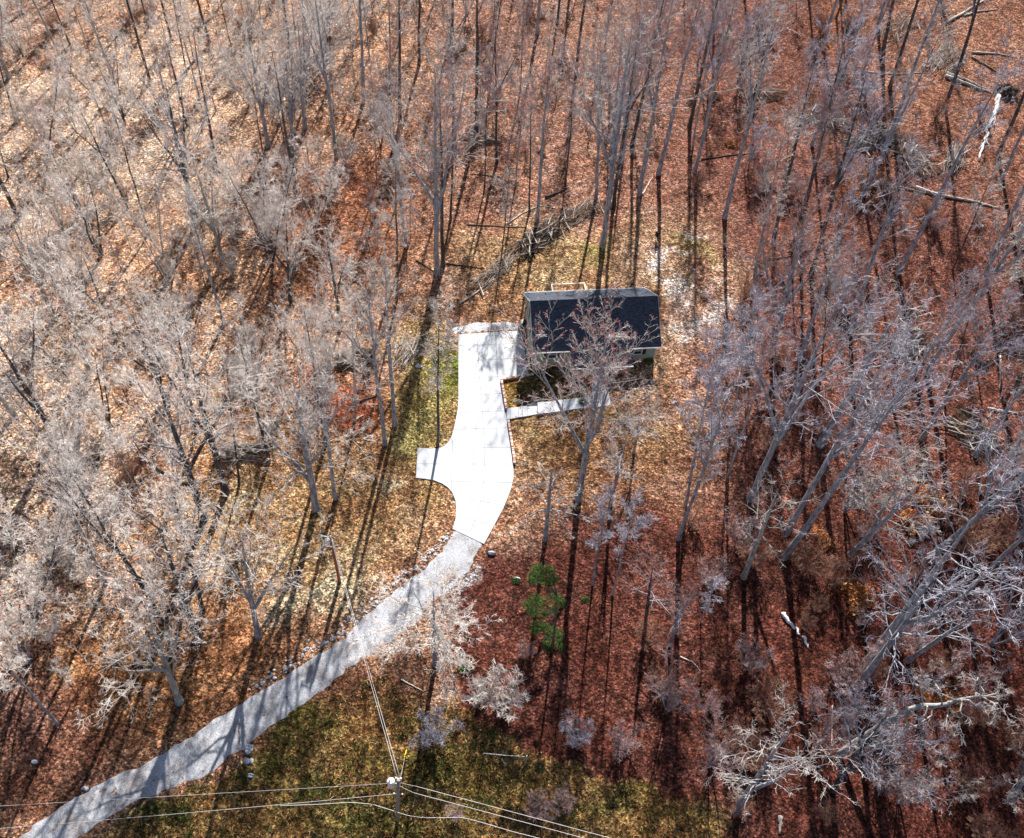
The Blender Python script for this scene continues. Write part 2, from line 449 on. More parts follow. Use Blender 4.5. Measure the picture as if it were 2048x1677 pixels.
ca = me.color_attributes.new('zone', 'FLOAT_COLOR', 'POINT')
ca.data.foreach_set('color', np.c_[np.clip(col * 0.8, 0, 1), np.ones(len(V))].astype(np.float32).ravel())
tag(add("ground", me), kind='structure')

# ------------------------------------------------------------------ concrete drive, road, paths
def concrete_mat(name, base, joints=None):
    m = mat(name, base, 0.8, 0.2)
    b = m.node_tree.nodes['Principled BSDF']
    geo = nd(m, 'ShaderNodeNewGeometry')
    n1 = nd(m, 'ShaderNodeTexNoise', Scale=0.5, Detail=7, Roughness=0.65); lk(m, geo.outputs['Position'], n1.inputs['Vector'])
    r1 = ramp(m, n1.outputs['Fac'], [(0.3, tuple(c * .80 for c in base)), (0.46, base), (0.7, tuple(min(c * 1.08, .95) for c in base))])
    n2 = nd(m, 'ShaderNodeTexNoise', Scale=9, Detail=3); lk(m, geo.outputs['Position'], n2.inputs['Vector'])
    r2 = ramp(m, n2.outputs['Fac'], [(0.3, (.88,) * 3), (0.6, (1,) * 3)])
    mx = nd(m, 'ShaderNodeMix', data_type='RGBA', blend_type='MULTIPLY'); mx.inputs['Factor'].default_value = 1
    lk(m, r1.outputs[0], mx.inputs['A']); lk(m, r2.outputs[0], mx.inputs['B'])
    lk(m, mx.outputs['Result'], b.inputs['Base Color'])
    return m
CONC = concrete_mat("pale_concrete", (0.57, 0.595, 0.64))
CONC2 = concrete_mat("walk_concrete", (0.50, 0.525, 0.58))
JOINT = mat("joint_grey", (0.25, 0.25, 0.27), 0.9)  # plain dark grey for the slab's joint lines
DZ = 0.09
drive_poly = [px(x, y, DZ) for x, y in DRIVE_PX]
mb = MB(); mb.prism([(p[0], p[1]) for p in drive_poly][::-1], -0.25, DZ)
drive = mb.build("driveway", CONC)
tag(drive, kind='structure')
mb = MB()
def joint(pts):
    P = [px(x, y, DZ + .004) for x, y in pts]
    for a, b in zip(P[:-1], P[1:]):
        d = (b - a) / np.linalg.norm(b - a); s_ = np.array([-d[1], d[0], 0]) * 0.022
        mb.addm([a - s_, b - s_, b + s_, a + s_], [(0, 1, 2, 3)])
for J in [[(917, 692), (1050, 686)], [(917, 723), (1057, 716)], [(917, 757), (1000, 754)], [(917, 791), (1006, 787)], [(914, 826), (1011, 822)],
          [(908, 859), (1016, 856)], [(909, 896.5), (1022, 895)], [(833, 928), (1027, 929)], [(880, 962), (905, 963), (1026, 966)],
          [(913, 1000), (960, 1002), (1012, 1012)], [(917, 1032), (950, 1041), (988, 1053)],
          [(954, 667), (957, 720), (959, 757), (963, 800), (966, 840), (969, 896), (969, 930), (967, 965), (962, 1000), (950, 1041), (939, 1066)],
          [(990, 664), (993, 700), (996, 757)], [(905, 880), (904, 930), (903, 984)]]:
    joint(J)
jo = mb.build("joint_line", JOINT, drive)

def road_mesh(L, R, n, m_, lift):
    Lp = np.array([gpx(*p)[:2] for p in L]); Rp = np.array([gpx(*p)[:2] for p in R])
    Lp = resample(Lp, n); Rp = resample(Rp, n)
    ed = rng.normal(0, 1, (2, n)); k = np.array([.25, .5, .25])
    for i in range(2): ed[i] = np.convolve(ed[i], k, 'same') * .16
    N = (Rp - Lp); N /= np.linalg.norm(N, axis=1, keepdims=True)
    ed[:, :2] = 0
    Lp = Lp - N * ed[0][:, None]; Rp = Rp + N * ed[1][:, None]
    t = np.linspace(0, 1, m_)
    P = Lp[:, None] * (1 - t)[None, :, None] + Rp[:, None] * t[None, :, None]
    crown = lift * np.ones(m_); crown[0] = crown[-1] = -.04
    Z = ground(P[..., 0], P[..., 1]) + crown[None]
    V = np.concatenate([P, Z[..., None]], -1).reshape(-1, 3)
    ii = (np.arange(n - 1)[:, None] * m_ + np.arange(m_ - 1)[None]).ravel()
    return V, np.stack([ii, ii + m_, ii + m_ + 1, ii + 1], 1)
def gravel_mat(name, c_lo, c_mid, c_hi, leaf=True):
    m = mat(name, c_mid, 0.9, 0.2)
    b = m.node_tree.nodes['Principled BSDF']
    geo = nd(m, 'ShaderNodeNewGeometry')
    v = nd(m, 'ShaderNodeTexVoronoi', Scale=15); lk(m, geo.outputs['Position'], v.inputs['Vector'])
    sp = nd(m, 'ShaderNodeSeparateColor'); lk(m, v.outputs['Color'], sp.inputs[0])
    r = ramp(m, sp.outputs[0], [(0, c_lo), (0.5, c_mid), (1, c_hi)])
    n = nd(m, 'ShaderNodeTexNoise', Scale=0.45, Detail=6, Roughness=.7); lk(m, geo.outputs['Position'], n.inputs['Vector'])
    r2 = ramp(m, n.outputs['Fac'], [(0.34, (.62, .55, .5)), (0.5, (1,) * 3), (0.66, (1.2,) * 3)])
    mx = nd(m, 'ShaderNodeMix', data_type='RGBA', blend_type='MULTIPLY'); mx.inputs['Factor'].default_value = 1
    lk(m, r.outputs[0], mx.inputs['A']); lk(m, r2.outputs[0], mx.inputs['B'])
    out = mx.outputs['Result']
    if leaf:
        v2 = nd(m, 'ShaderNodeTexVoronoi', Scale=6); lk(m, geo.outputs['Position'], v2.inputs['Vector'])
        s2 = nd(m, 'ShaderNodeSeparateColor'); lk(m, v2.outputs['Color'], s2.inputs[0])
        lt = nd(m, 'ShaderNodeMath', operation='LESS_THAN'); lt.inputs[1].default_value = .012; lk(m, s2.outputs[1], lt.inputs[0])
        m3 = nd(m, 'ShaderNodeMix', data_type='RGBA'); lk(m, lt.outputs[0], m3.inputs['Factor']); lk(m, out, m3.inputs['A']); m3.inputs['B'].default_value = (0.30, 0.14, 0.08, 1)
        out = m3.outputs['Result']
    lk(m, out, b.inputs['Base Color'])
    bp = nd(m, 'ShaderNodeBump', Strength=.6, Distance=.06); lk(m, sp.outputs[1], bp.inputs['Height']); lk(m, bp.outputs[0], b.inputs['Normal'])
    return m
GRAV = gravel_mat("gravel", (0.30, 0.30, 0.33), (0.43, 0.44, 0.48), (0.56, 0.57, 0.61))
V_, Q_ = road_mesh(ROAD_L, ROAD_R, 190, 12, .05)
tag(add("gravel_road", mesh_np("gravel_road", V_, Q_, GRAV, smooth=True)), kind='structure')
# gravel strip above the apron
V_, Q_ = road_mesh([(903, 656), (930, 648), (950, 643), (985, 644), (1010, 640), (1030, 645), (1042, 646)], [(905, 668), (925, 668.5), (950, 667), (985, 664), (1010, 663), (1030, 662), (1046, 661)], 60, 6, .04)
tag(add("gravel_strip", mesh_np("gravel_strip", V_, Q_, gravel_mat("pale_gravel", (0.25, 0.25, 0.27), (0.55, 0.56, 0.60), (0.8, 0.8, 0.84), False), smooth=True)), kind='structure')

# front walk: separate slabs and steps from the drive up to the porch
mb = MB()
wt = [(1013, 818, 839, .22), (1020.5, 816, 838, .37), (1037, 814.5, 834.5, .52), (1045, 813, 833.5, .66), (1050, 811.5, 833, .80), (1055, 809, 832, .93), (1075, 805, 828.5, 1.0),
      (1102, 803, 825, 1.04), (1125.5, 799.5, 822, 1.04), (1150, 797, 818, 1.04), (1183, 794, 814.5, 1.04)]
for (a, b) in zip(wt[:-1], wt[1:]):
    g = .35
    z = max(gz(px(a[0], a[1], .6)), gz(px(b[0], b[2], .6)), .1) + .06
    P = [px(a[0] + g, a[1], z), px(b[0] - g * .3, b[1], z), px(b[0] - g * .3, b[2], z), px(a[0] + g, a[2], z)]
    mb.prism([(p[0], p[1]) for p in P][::-1], -0.3, z)
Z = 1.04
for quad in [[(1184, 757), (1212, 755), (1214.5, 768), (1184, 770)], [(1184, 770.6), (1214.7, 768.6), (1217, 782), (1184, 784)], [(1184, 784.6), (1217.2, 782.6), (1219.3, 796), (1184, 798)],
             [(1184, 798.6), (1219.5, 796.6), (1222, 811), (1184, 815)]]:
    P = [px(x, y, Z) for x, y in quad]; mb.prism([(p[0], p[1]) for p in P][::-1], -.3, Z)
tag(mb.build("front_walk", CONC2), kind='structure')

# brick edging wall along the drive
def brick_mat(name, c1, c2, mortar, sx=4.5, sy=13):
    m = mat(name, c1, .85, .15)
    b = m.node_tree.nodes['Principled BSDF']
    tc = nd(m, 'ShaderNodeTexCoord')
    # brick bond laid on walls of any heading: run = x+y, rise = z
    sp = nd(m, 'ShaderNodeSeparateXYZ'); lk(m, tc.outputs['Object'], sp.inputs[0])
    ad = nd(m, 'ShaderNodeMath', operation='ADD'); lk(m, sp.outputs[0], ad.inputs[0]); lk(m, sp.outputs[1], ad.inputs[1])
    cb = nd(m, 'ShaderNodeCombineXYZ'); lk(m, ad.outputs[0], cb.inputs[0]); lk(m, sp.outputs[2], cb.inputs[1])
    br = nd(m, 'ShaderNodeTexBrick', Scale=1.0); lk(m, cb.outputs[0], br.inputs['Vector'])
    br.inputs['Color1'].default_value = (*c1, 1); br.inputs['Color2'].default_value = (*c2, 1); br.inputs['Mortar'].default_value = (*mortar, 1)
    br.inputs['Brick Width'].default_value = .23; br.inputs['Row Height'].default_value = .085; br.inputs['Mortar Size'].default_value = .009
    lk(m, br.outputs['Color'], b.inputs['Base Color'])
    return m
BRICK = brick_mat("red_brick", (0.30, 0.11, 0.08), (0.52, 0.30, 0.24), (0.6, 0.55, 0.5))
BRICK_T = brick_mat("tan_brick", (0.42, 0.24, 0.16), (0.56, 0.36, 0.25), (0.6, 0.5, 0.42))
def wall_run(name, pts, ztop, label, w=.2):
    e = empty(name, px(*pts[0], 0), label, "retaining wall")
    P = [px(x, y, ztop)[:2] for x, y in pts]
    org = np.array(e.location)
    mb = MB(); cap = MB()
    for a, b in zip(P[:-1], P[1:]):
        d = (b - a) / np.linalg.norm(b - a); n = np.array([d[1], -d[0]]) * w
        mb.prism([tuple(v - org[:2]) for v in (a, b, b - n, a - n)], -0.3, ztop - .07)
        L = np.linalg.norm(b - a); k = int(L / .125)
        for i in range(k):
            p = a + d * L * (i + .06) / k; q = a + d * L * (i + .94) / k
            cap.prism([tuple(v - org[:2]) for v in (p + n * .1, q + n * .1, q - n * 1.1, p - n * 1.1)], ztop - .065, ztop + rng.uniform(0, .012), mi=int(rng.integers(0, 3)))
    mb.build("wall_body", BRICK, e)
    cap.build("brick_coping", [mat("coping_red", (0.34, .12, .09)), mat("coping_pink", (0.62, .40, .34)), mat("coping_pale", (0.75, .66, .6))], e)
    return e
wall_run("brick_edging_wall", [(1001, 757), (1004, 774), (1011, 816)], .42, "low red and cream brick edging wall beside the drive, between the house apron and the front walk")
wall_run("brick_edging_wall", [(1015, 840), (1020, 872), (1025, 905), (1027.5, 926)], .36, "low brick edging wall beside the drive below the front walk, ending at a corner near the bare trees")
wall_run("brick_edging_wall", [(1067, 746.5), (1001, 757)], .30, "short brick edging wall running from the house corner along the bottom of the apron")

# ------------------------------------------------------------------ house
house = empty("house", h2w(0, 0, 0), "sage green ranch house with black shingle gable roof and tan brick base", "house", rot=(0, 0, YAW))
HL, HD, HE, HR = 14.44, 9.3, 3.55, 3.27          # roof length, depth, eave height, rise
def siding_mat():
    m = mat("sage_siding", (0.30, 0.40, 0.33), .6, .3)
    b = m.node_tree.nodes['Principled BSDF']
    tc = nd(m, 'ShaderNodeTexCoord'); w = nd(m, 'ShaderNodeTexWave', Scale=1.0, wave_type='BANDS', bands_direction='Z', wave_profile='SAW')
    mp = nd(m, 'ShaderNodeMapping'); mp.inputs['Scale'].default_value = (1, 1, 2.6); lk(m, tc.outputs['Object'], mp.inputs[0]); lk(m, mp.outputs[0], w.inputs['Vector'])
    r = ramp(m, w.outputs['Fac'], [(0, (0.22, .27, .23)), (.12, (0.30, .41, .33)), (1, (0.35, .46, .37))])
    lk(m, r.outputs[0], b.inputs['Base Color']); return m
def shingle_mat():
    m = mat("black_shingles", (0.03, 0.033, 0.045), .9, .1)
    b = m.node_tree.nodes['Principled BSDF']
    tc = nd(m, 'ShaderNodeTexCoord')
    br = nd(m, 'ShaderNodeTexBrick', Scale=1.0); lk(m, tc.outputs['Object'], br.inputs['Vector'])
    br.inputs['Brick Width'].default_value = .33; br.inputs['Row Height'].default_value = .13; br.inputs['Mortar Size'].default_value = .006
    br.inputs['Color1'].default_value = (.050, .062, .088, 1); br.inputs['Color2'].default_value = (.082, .098, .13, 1); br.inputs['Mortar'].default_value = (.015, .015, .02, 1)
    n = nd(m, 'ShaderNodeTexNoise', Scale=6, Detail=5); lk(m, tc.outputs['Object'], n.inputs['Vector'])
    r = ramp(m, n.outputs['Fac'], [(.3, (.7,) * 3), (.65, (1.25,) * 3)])
    mx = nd(m, 'ShaderNodeMix', data_type='RGBA', blend_type='MULTIPLY'); mx.inputs['Factor'].default_value = 1
    lk(m, br.outputs['Color'], mx.inputs['A']); lk(m, r.outputs[0], mx.inputs['B']); lk(m, mx.outputs['Result'], b.inputs['Base Color'])
    bp = nd(m, 'ShaderNodeBump', Strength=.12, Distance=.01); lk(m, br.outputs['Fac'], bp.inputs['Height']); bp.invert = True; lk(m, bp.outputs[0], b.inputs['Normal'])
    return m
SIDE, SHING = siding_mat(), shingle_mat()
TRIM = mat("white_trim", (.80, .79, .78), .5); GLASS = mat("window_glass", (.04, .05, .07), .08, .6); SHUT = mat("dark_shutter", (.045, .025, .022), .6)
DOORM = mat("dark_door", (.06, .03, .03), .5); GAR = mat("almond_garage_door", (.55, .48, .40), .5); BLACK = mat("black_plastic", (.012, .012, .014), .45, .5)
u0, u1, v0, v1 = .35, HL - .35, .42, HD - .42
zw = HE - .05
# walls: brick base and siding above
BZ = 1.45
mb = MB(); mb.box((u0 - .03, v0 - .03, -.4), (u1 + .03, v1 + .03, BZ)); mb.build("brick_base", BRICK_T, house)
slope = HR / (HD / 2)
def roof_z(v): return HE + slope * min(v, HD - v)
mb = MB(); mb.box((u0, v0, BZ), (u1, v1, zw))
for uu, w in ((u0, .12), (u1 - .12, .12)):
    pts = [(v0, zw), (v1, zw), (v1, roof_z(v1) - .16), (HD / 2, roof_z(HD / 2) - .16), (v0, roof_z(v0) - .16)]
    n = 5
    Vv = [(uu, a, b) for a, b in pts] + [(uu + w, a, b) for a, b in pts]
    mb.addm(Vv, [(4, 3, 2, 1, 0), (5, 6, 7, 8, 9)] + [(i, (i + 1) % n, n + (i + 1) % n, n + i) for i in range(n)])
mb.build("wall", SIDE, house)
# corner boards
for cu, cv in ((u0 - .02, v0 - .02), (u1 - .1, v0 - .02), (u0 - .02, v1 - .1), (u1 - .1, v1 - .1)):
    mb = MB(); mb.box((cu, cv, BZ), (cu + .12, cv + .12, zw - .02)); mb.build("corner_board", TRIM, house)
# roof
th = .13
roof = MB()
for sgn in (0, 1):
    a = (0 if sgn == 0 else HD)
    P = [(0, a, HE), (HL, a, HE), (HL, HD / 2, HE + HR), (0, HD / 2, HE + HR)]
    Vv = [(p[0], p[1], p[2] + .0) for p in P] + [(p[0], p[1], p[2] - th) for p in P]
    F = [(0, 1, 2, 3), (7, 6, 5, 4), (0, 4, 5, 1), (1, 5, 6, 2), (3, 7, 4, 0)]
    if sgn: F = [f[::-1] for f in F]
    roof.addm(Vv, F)
rf = roof.build("roof", SHING, house)
mb = MB()
for a, b in (((-.01), HD / 2), (HD + .01, HD / 2)): pass
for i in range(44):
    ua = HL * i / 44; mb.addm([(ua, HD / 2 - .14, HE + HR - .06), (ua + HL / 44 * .96, HD / 2 - .14, HE + HR - .075), (ua + HL / 44 * .96, HD / 2, HE + HR + .03), (ua, HD / 2, HE + HR + .045),
                               (ua, HD / 2 + .14, HE + HR - .06), (ua + HL / 44 * .96, HD / 2 + .14, HE + HR - .075)], [(0, 1, 2, 3), (3, 2, 5, 4)])
mb.build("ridge_cap", SHING, rf)
for nm, vv in (("gutter", -.12), ("gutter", HD + .003)):
    mb = MB()
    mb.box((0, vv, HE - .17), (HL, vv + .12, HE - .155)); mb.box((0, vv, HE - .155), (HL, vv + .02, HE - .02)); mb.box((0, vv + .10, HE - .155), (HL, vv + .12, HE - .02))
    mb.box((0, vv + .02, HE - .155), (.02, vv + .1, HE - .02)); mb.box((HL - .02, vv + .02, HE - .155), (HL, vv + .1, HE - .02))
    mb.box((0.02, vv + .02, HE - .06), (HL - .02, vv + .1, HE - .045))
    mb.build(nm, TRIM, rf)
for uu in (-.03, HL + .003):       # rake boards
    mb = MB()
    for va in (0, HD):
        Vv = [(uu, va, HE - .22), (uu + .027, va, HE - .22), (uu + .027, va, HE + .01), (uu, va, HE + .01), (uu, HD / 2, HE + HR - .22), (uu + .027, HD / 2, HE + HR - .22), (uu + .027, HD / 2, HE + HR + .01), (uu, HD / 2, HE + HR + .01)]
        mb.addm(Vv, [(0, 1, 2, 3), (7, 6, 5, 4), (0, 4, 5, 1), (1, 5, 6, 2), (2, 6, 7, 3), (3, 7, 4, 0)])
    mb.build("rake_board", TRIM, rf)
mb = MB(); mb.box((.05, .02, HE - .26), (HL - .05, v0, HE - .235)); mb.box((.05, v1, HE - .26), (HL - .05, HD - .02, HE - .235)); mb.build("soffit", TRIM, rf)
for uu, vv in ((2.4, 7.9), (10.9, 7.8), (6.9, 6.2)):
    mb = MB(); z = roof_z(vv); mb.tube([(uu, vv, z - .1), (uu, vv, z + .35)], .05, 8); mb.tube([(uu, vv, z + .0), (uu, vv, z + .06)], [.14, .07], 8); mb.build("vent_pipe", BLACK, rf)

def window(parent, fr, w, h, shutters=True, mull=True):
    """fr(a, out, z): a along wall centred, out = distance proud, z up from sill"""
    mb = MB(); t = .09
    mb.box((-w / 2, 0, 0), (w / 2, .06, t), fr=fr); mb.box((-w / 2, 0, h - t), (w / 2, .06, h), fr=fr)
    mb.box((-w / 2, 0, t), (-w / 2 + t, .06, h - t), fr=fr); mb.box((w / 2 - t, 0, t), (w / 2, .06, h - t), fr=fr)
    mb.box((-w / 2 + t, 0, h / 2 - .03), (w / 2 - t, .05, h / 2 + .03), fr=fr)
    f = mb.build("window", TRIM, parent)
    mb = MB(); mb.box((-w / 2 + t, .004, t), (w / 2 - t, .02, h - t), fr=fr); mb.build("pane", GLASS, f)
    if shutters:
        for s_ in (-1, 1):
            mb = MB(); c = s_ * (w / 2 + .24)
            mb.box((c - .19, 0, -.02), (c + .19, .03, h + .02), fr=fr)
            for k in range(9): mb.box((c - .15, .03, .05 + k * (h - .1) / 9), (c + .15, .045, .05 + (k + .6) * (h - .1) / 9), fr=fr)
            mb.build("shutter", SHUT, parent)
FRW = lambda uc, zs, vf=v0: (lambda a, o, z: (uc + a, vf - .001 - o, zs + z))
window(house, FRW(2.28, 1.95), 1.05, 1.25)
window(house, FRW(12.0, 1.95), 1.05, 1.25)
LWW = lambda vc, zs: (lambda a, o, z: (u0 - .001 - o, vc - a, zs + z))
window(house, LWW(6.6, 3.0), .85, 1.25); window(house, LWW(2.6, 3.0), .85, 1.25)
LWE = lambda vc, zs: (lambda a, o, z: (u1 + .001 + o, vc + a, zs + z))
window(house, LWE(6.4, 2.0), .9, 1.2); window(house, LWE(2.9, 2.0), .9, 1.2)
BKW = lambda uc, zs: (lambda a, o, z: (uc - a, v1 + .001 + o, zs + z))
window(house, BKW(2.2, 2.0), 1, 1.2); window(house, BKW(11.5, 2.0), 1, 1.2)
for vc in (2.35, 6.0):     # garage doors on the drive side
    mb = MB(); fr = LWW(vc, .1); o_ = .035
    mb.box((-1.35, o_, 0), (1.35, o_ + .03, 2.15), fr=fr)
    for r_ in range(4):
        for c_ in range(4): mb.box((-1.25 + c_ * .64, o_ + .03, .1 + r_ * .52), (-1.25 + c_ * .64 + .54, o_ + .045, .1 + r_ * .52 + .4), fr=fr)
    g = mb.build("garage_door", GAR, house)
    mb = MB(); mb.box((-1.47, o_ - .005, -.02), (-1.36, o_ + .05, 2.3), fr=fr); mb.box((1.36, o_ - .005, -.02), (1.47, o_ + .05, 2.3), fr=fr); mb.box((-1.36, o_ - .005, 2.16), (1.36, o_ + .05, 2.3), fr=fr)
    mb.build("door_frame", TRIM, g)
for vc in (.9, 4.2, 7.9):
    mb = MB(); fr = LWW(vc, 2.45); mb.box((-.07, .03, 0), (.07, .16, .05), fr=fr); mb.box((-.05, .06, -.22), (.05, .15, 0), fr=fr); mb.build("wall_lamp", BLACK, house)
mb = MB(); mb.tube([(u0 + .06, v0 - .1, .1), (u0 + .06, v0 - .1, HE - .2)], .045, 8); mb.build("downspout", TRIM, house)
mb = MB(); mb.tube([(u1 - .05, v0 - .1, .9), (u1 - .05, v0 - .1, HE - .2)], .045, 8); mb.build("downspout", TRIM, house)

# front bump-out: two bays and a recessed entry under one low shed roof
BU0, BU1 = 4.15, 11.05        # roof edges
bz1, bv1 = 2.55, -1.75        # eave height / front edge of its roof
bv0 = .75; bz0 = roof_z(.75) + .03
slb = (bz0 - bz1) / (bv0 - bv1)
mb = MB()
Vv = [(BU0, bv1, bz1), (BU1, bv1, bz1), (BU1, bv0, bz0), (BU0, bv0, bz0)]
Vv = Vv + [(a, b, c - .13) for a, b, c in Vv]
mb.addm(Vv, [(0, 1, 2, 3), (7, 6, 5, 4), (0, 4, 5, 1), (1, 5, 6, 2), (2, 6, 7, 3), (3, 7, 4, 0)])
SH2 = shingle_mat(); SH2.name = "porch_shingles"
pr = mb.build("porch_roof", SH2, house)
mb = MB(); mb.box((BU0, bv1 - .11, bz1 - .15), (BU1, bv1 - .002, bz1 - .01)); mb.build("gutter", TRIM, pr)
bf = bv1 + .35
bays = []
for (a, b) in ((BU0 + .25, 6.35), (8.2, BU1 - .25)):
    mb = MB(); mb.box((a - .03, bf - .03, -.3), (b + .03, v0 - .032, 1.5)); bb = mb.build("bay_brick", BRICK_T, house)
    mb = MB()
    P = [(bf, 1.5), (v0 - .002, 1.5), (v0 - .002, bz1 + slb * (v0 - bv1) - .14), (bf, bz1 + slb * (bf - bv1) - .14)]
    Vv = [(a, p, z) for p, z in P] + [(b, p, z) for p, z in P]
    mb.addm(Vv, [(3, 2, 1, 0), (4, 5, 6, 7)] + [(i, (i + 1) % 4, 4 + (i + 1) % 4, 4 + i) for i in range(4)])
    mb.build("bay_wall", SIDE, house)
    window(house, FRW((a + b) / 2, 1.65, bf), .95, 1.1, True)
    mb = MB(); mb.box((a - .02, bf - .02, 1.5), (a + .1, bf + .1, bz1 - .14 + slb * .3)); mb.build("corner_board", TRIM, house)
mb = MB(); mb.box((6.36, bf, -.2), (8.19, v0 - .035, 1.2)); mb.build("porch_floor", CONC2, house)
mb = MB(); mb.box((6.8, v0 - .07, 1.22), (7.75, v0 - .034, 3.1)); d_ = mb.build("front_door", DOORM, house)
mb = MB(); mb.box((6.68, v0 - .08, 1.21), (6.79, v0 - .03, 3.2)); mb.box((7.76, v0 - .08, 1.21), (7.87, v0 - .03, 3.2)); mb.box((6.79, v0 - .08, 3.11), (7.76, v0 - .03, 3.2)); mb.build("door_frame", TRIM, d_)
for a in (6.5, 8.05):
    mb = MB(); mb.box((a - .06, bf + .02, 1.2), (a + .06, bf + .14, bz1 - .1)); mb.build("porch_post", TRIM, house)

# back deck
deck = MB()
DW = noise_mat("cedar_deck", (0.42, .19, .10), (.58, .33, .22), 4, stretch=(1, 9, 1))
RAILM = mat("pale_rail", (.72, .55, .50), .7)
da = 3.7; db = 7.75; dv = HD - .35; dv1 = HD + 2.3; dz = 1.5
for i in range(15):
    a = dv + i * (dv1 - dv) / 15; deck.box((da, a, dz - .04), (db, a + (dv1 - dv) / 15 - .012, dz))
dk = deck.build("deck", DW, house)
for a in (da + .05, (da + db) / 2, db - .05):
    for b in (dv1 - .05,):
        mb = MB(); mb.box((a - .06, b - .06, -.3), (a + .06, b + .06, dz + .98)); mb.build("deck_post", DW, dk)
mb = MB()
for p, q_ in (((da, dv1 - .05), (db, dv1 - .05)), ((da + .05, dv), (da + .05, dv1 - .13)), ((db - .05, dv), (db - .05, dv1 - .13))):
    mb.bar((*p, dz + 1.02), (*q_, dz + 1.02), .17, .05)
mb.build("top_rail", RAILM, dk)
mb = MB()
for i in range(36):
    t = i / 35; a = da + .1 + t * (db - da - .2); mb.box((a - .015, dv1 - .07, dz + .05), (a + .015, dv1 - .04, dz + .98))
for a in (da + .05, db - .05):
    for i in range(16):
        b = dv + .1 + i / 15 * (dv1 - dv - .3); mb.box((a - .015, b - .015, dz + .05), (a + .015, b + .015, dz + .98))
mb.build("balusters", DW, dk)

# bin by the garage corner
def wheeled_bin(loc, label, s=1.0, rot=0):
    e = empty("wheeled_bin", loc, label, "bin", rot=(0, 0, rot))
    mb = MB()
    lo = [(-.24, -.28), (.24, -.28), (.24, .28), (-.24, .28)]; hi = [(-.3, -.36), (.3, -.36), (.3, .36), (-.3, .36)]
    Vv = [(a * s, b * s, .06) for a, b in lo] + [(a * s, b * s, 1.0 * s) for a, b in hi]
    mb.addm(Vv, [(3, 2, 1, 0), (4, 5, 6, 7)] + [(i, (i + 1) % 4, 4 + (i + 1) % 4, 4 + i) for i in range(4)])
    mb.build("body", BLACK, e)
    mb = MB(); mb.box((-.33 * s, -.40 * s, 1.005 * s), (.33 * s, .38 * s, 1.05 * s)); mb.box((-.27 * s, -.33 * s, 1.05 * s), (.27 * s, .31 * s, 1.10 * s)); mb.build("lid", BLACK, e)
    for a in (-.28, .28):
        mb = MB(); mb.tube([(a * s - .03, .3 * s, .12), (a * s + .03, .3 * s, .12)], .12, 12); mb.build("wheel", BLACK, e)
    mb = MB(); mb.tube([(-.22 * s, .45 * s, 1.0 * s), (.22 * s, .45 * s, 1.0 * s)], .018, 6); mb.build("handle", BLACK, e)
p = px(1042, 660, .09)
wheeled_bin((p[0] + .15, p[1] + .15, .06), "black wheeled bin against the garage corner at the top of the concrete apron", 1.15, YAW + 1.57)
# @@TREES
# ------------------------------------------------------------------ bare trees
def unit(a): return a / np.maximum(np.linalg.norm(a, axis=-1, keepdims=True), 1e-9)

def grow(P0, D, L, r0, r1, m_, curl, up, R):
    """n polylines of m_ points: start P0, direction D, length L; curl = random wander, up = pull to the sky"""
    n = len(P0); P = np.empty((n, m_, 3)); P[:, 0] = P0; d = unit(D); st = L / (m_ - 1)
    for i in range(1, m_):
        d = unit(d + R.normal(0, curl, (n, 3)) + np.array([0, 0, 1.0]) * up)
        P[:, i] = P[:, i - 1] + d * st[:, None]
    t = np.linspace(0, 1, m_)[None]
    rad = r0[:, None] * (1 - t) + r1[:, None] * t
    return P, rad

def kids(P, rad, L, cnt, t0, t1, ang, angsd, R, lfac, rfac, taper_len=.5):
    n, m_, _ = P.shape
    idx = np.repeat(np.arange(n), cnt); N = len(idx)
    t = (np.tile(np.arange(cnt), n) + R.uniform(0, 1, N)) / cnt * (t1 - t0) + t0
    f = t * (m_ - 1); i0 = np.clip(f.astype(int), 0, m_ - 2); w = (f - i0)[:, None]
    a = P[idx, i0]; b = P[idx, i0 + 1]
    pos = a * (1 - w) + b * w; tan = unit(b - a)
    rr = rad[idx, i0] * (1 - w[:, 0]) + rad[idx, i0 + 1] * w[:, 0]
    rnd = R.normal(0, 1, (N, 3)); perp = unit(rnd - tan * np.sum(rnd * tan, 1, keepdims=True))
    th = np.radians(np.clip(R.normal(ang, angsd, N), 12, 105))[:, None]
    D = tan * np.cos(th) + perp * np.sin(th)
    LL = L[idx] * lfac * (1 - taper_len * t) * R.uniform(.55, 1.2, N)
    return pos, D, LL, np.minimum(rr * .8, rr * rfac), t

